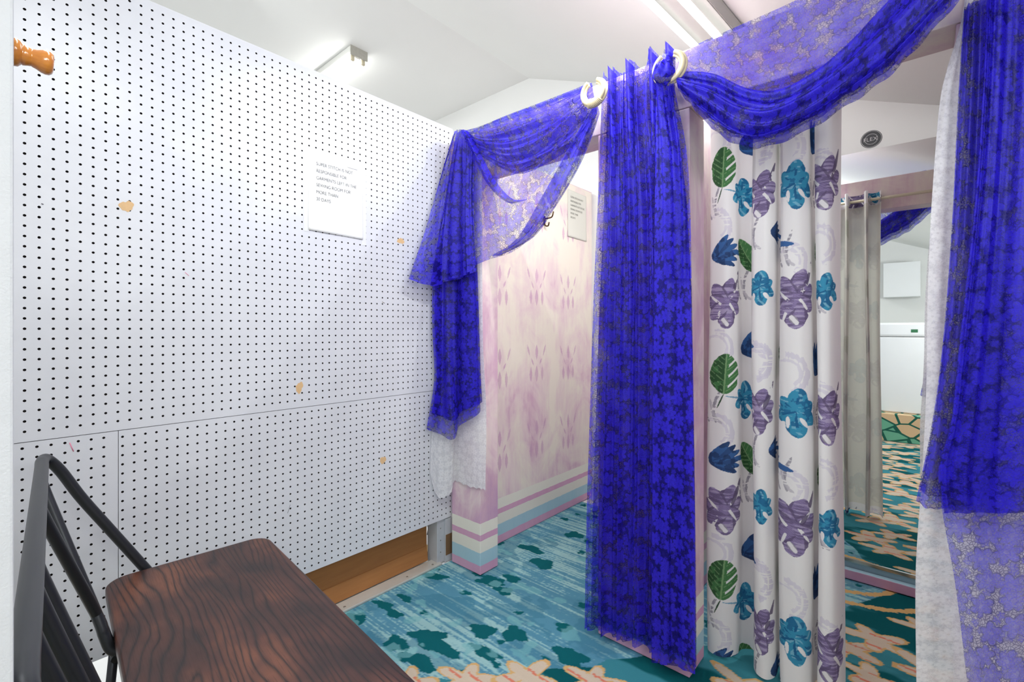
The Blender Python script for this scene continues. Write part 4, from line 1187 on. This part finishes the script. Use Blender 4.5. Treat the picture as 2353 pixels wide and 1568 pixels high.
def navy(cs, cz, k_=1.0, ang=.2):
    N1, N2 = lin((56, 100, 160)), lin((30, 50, 92))
    for i_, da in enumerate((-.75, -.45, -.15, .15, .45, .75)):
        m, t_, q_ = petal(cs - math.cos(ang) * .05 * k_, cz - math.sin(ang) * .05 * k_, ang + da * .8, (.112 - .028 * abs(da)) * k_, .0125 * k_)
        put(m, N1 if i_ % 2 else N2 * .5 + N1 * .5); put(m & (nzA > .5), N2, .7)
    m, t_, q_ = petal(cs + math.cos(ang) * .03 * k_, cz + math.sin(ang) * .03 * k_ - .004, ang - .35, .07 * k_, .009 * k_); put(m, N1)
def greyst(cs, cz, fl=1):
    G, G2 = lin((150, 146, 160)), lin((196, 192, 202))
    for d_, ln, an in ((-.034, .085, 2.25), (-.012, .095, 1.95), (.004, .075, 2.5)):
        a0 = an if fl > 0 else PI - an
        for k2 in range(5):
            t0 = k2 / 5; aa = a0 - .9 * t0 * fl
            m, t_, q_ = petal(cs + d_ * fl + math.cos(a0 - .45 * t0 * fl) * ln * t0, cz + math.sin(a0 - .45 * t0 * fl) * ln * t0, aa, ln * .34, .0042)
            put(m & (nzB > .28), G if d_ < 0 else G2, .85)
FOLD = {1: (1.75, 1.515), 2: (8.5, 1.42), 3: (15.6, 1.36), 4: (22.6, 1.32), 12: (4.9, 1.56), 23: (12.0, 1.49), 34: (19.0, 1.42)}
def zz_(fold_, v): return H - (v - V0) * FOLD[fold_][1] / F
layout = []
per = .668
def rep(kind, fold_, v, **kw):
    z0_ = zz_(fold_, v); s0 = s_at(FOLD[fold_][0] + kw.pop('dc', 0))
    for k_ in range(-3, 4):
        zc = z0_ + k_ * per
        if -.1 < zc < 1.95: layout.append((kind, s0, zc, dict(kw)))
LAV = lin((214, 208, 226))
for fd, vs_ in ((1, (520, 800)), (2, (330, 830)), (3, (600, 860)), (4, (560, 930))):
    for v_ in vs_:
        z0_ = zz_(fd, v_)
        for k_ in range(-3, 4):
            if not focus(s_at(FOLD[fd][0]) - .02, z0_ + k_ * per): continue
            swirl(s_at(FOLD[fd][0]) - .02, z0_ + k_ * per, .055, -1.3, 1.6, .008, LAV, .7)
            swirl(s_at(FOLD[fd][0]) - .02, z0_ + k_ * per, .038, -1.0, 2.2, .005, LAV, .6)
for fd, v_ in ((1, 500), (2, 570), (3, 610), (4, 720), (12, 690), (34, 480)): rep('greyst', fd, v_)
rep('green', 1, 385, ang=1.5, k=1.05, dc=.25); rep('navy', 1, 580, ang=.25, dc=.3); rep('purple', 1, 700, k=1.05, dc=.25)
rep('teal', 12, 455, k=1.0, dc=-.9); rep('green', 12, 590, ang=2.1, slim=.7, dc=-.3); rep('navy', 12, 795, ang=.3, dc=.4)
rep('purple', 2, 445, k=.92, dc=-.2); rep('teal', 2, 660, k=.85); rep('navy', 2, 530, ang=.1, k=.7, dc=1.8)
rep('green', 23, 345, ang=1.9, slim=.75, dc=.8); rep('navy', 23, 570, ang=.2, dc=1.2)
rep('teal', 3, 420, k=1.15, dc=.1); rep('purple', 3, 690, k=1.12, dc=.0)
rep('navy', 34, 320, ang=1.2, dc=-.5); rep('green', 34, 590, ang=1.75, slim=.7, dc=.7)
rep('purple', 4, 420, k=1.0, dc=.0); rep('teal', 4, 668, k=.85, dc=.1)
KIND = {'teal': teal, 'purple': purple, 'navy': navy, 'green': green, 'greyst': greyst}
for kind, s0, zc, kw in layout:
    if 'k' in kw: kw['k_'] = kw.pop('k')
    if focus(s0, zc): KIND[kind](s0, zc, **kw)
C = FULL['C']
fc = empty('floral_curtain', (-.36, 1.63, 1.81), 'white curtain printed with blue purple and green flowers in the right booth opening', 'curtain')
me = grid_mesh('cloth', np.stack([Xc, Yc, Zg2], -1), color=C, flip=True)
finish('cloth', me, M['floral'], fc)
del C, nzA, nzB, nzC, gs, gz, FULL
RODZ, RODY = 1.815, 1.632
for cx_ in (-.530, -.443, -.397, -.337, -.321, -.242, -.226, -.178):
    pts = [(cx_, RODY + .020 * math.cos(a), RODZ + .020 * math.sin(a)) for a in np.linspace(0, 2 * PI, 25)]
    tube('grommet', pts, .0035, M['chrome'], fc, n=8, res=50)
o = tube('curtain_rod', [(-.690, RODY, RODZ), (.36, RODY, RODZ)], .0085, M['rod'], n=16, smoothpath=False)
tag(o, 'thin cream rod carrying the floral curtain behind the pink beam', 'curtain rod')

# ------------------------------------------------------------------ what the mirror shows behind the camera
o = box('platform', (-1.0, -1.95, .0), (1.28, -.80, .262), M['riser'], bev=.004)
tag(o, 'low platform faced in beige and green carpet, seen in the mirror', 'platform')
ap = empty('chest_freezer', (.1, -1.2, .262), 'white chest appliance with a green sticker, seen in the mirror', 'appliance')
box('cabinet', (-.45, -1.45, .264), (.75, -.93, 1.0), M['appliance'], ap, bev=.01)
box('lid', (-.46, -1.46, 1.004), (.76, -.92, 1.14), M['appliance'], ap, bev=.02)
box('green_badge', (-.085, -.9195, 1.045), (-.035, -.9185, 1.075), M['green_tag'], ap)
o = box('wall_cupboard', (-.35, -2.29, 1.45), (-.02, -2.05, 1.85), M['appliance'], bev=.004)
tag(o, 'white wall cupboard above the chest appliance, seen in the mirror', 'cupboard')

# ------------------------------------------------------------------ camera, world, view
cd = bpy.data.cameras.new('camera'); cam = bpy.data.objects.new('camera', cd); link(cam)
cam.location = (0, 0, H); cam.rotation_euler = (PI / 2, 0, YAW)
cd.sensor_width = 36; cd.lens = F / 2353 * 36; cd.shift_y = (V0 - 784) / 2353; cd.shift_x = 0; cd.clip_start = .02
scn.camera = cam
w = bpy.data.worlds.new('world'); scn.world = w; w.use_nodes = True
w.node_tree.nodes['Background'].inputs[0].default_value = (.9, .95, 1, 1); w.node_tree.nodes['Background'].inputs[1].default_value = .6
scn.view_settings.view_transform = 'Standard'; scn.view_settings.look = 'None'
scn.view_settings.exposure = 0.14; scn.view_settings.gamma = 1.0
try: scn.view_settings.use_curve_mapping = False
except Exception: pass
try:
    scn.cycles.transparent_max_bounces = 24
except Exception: pass
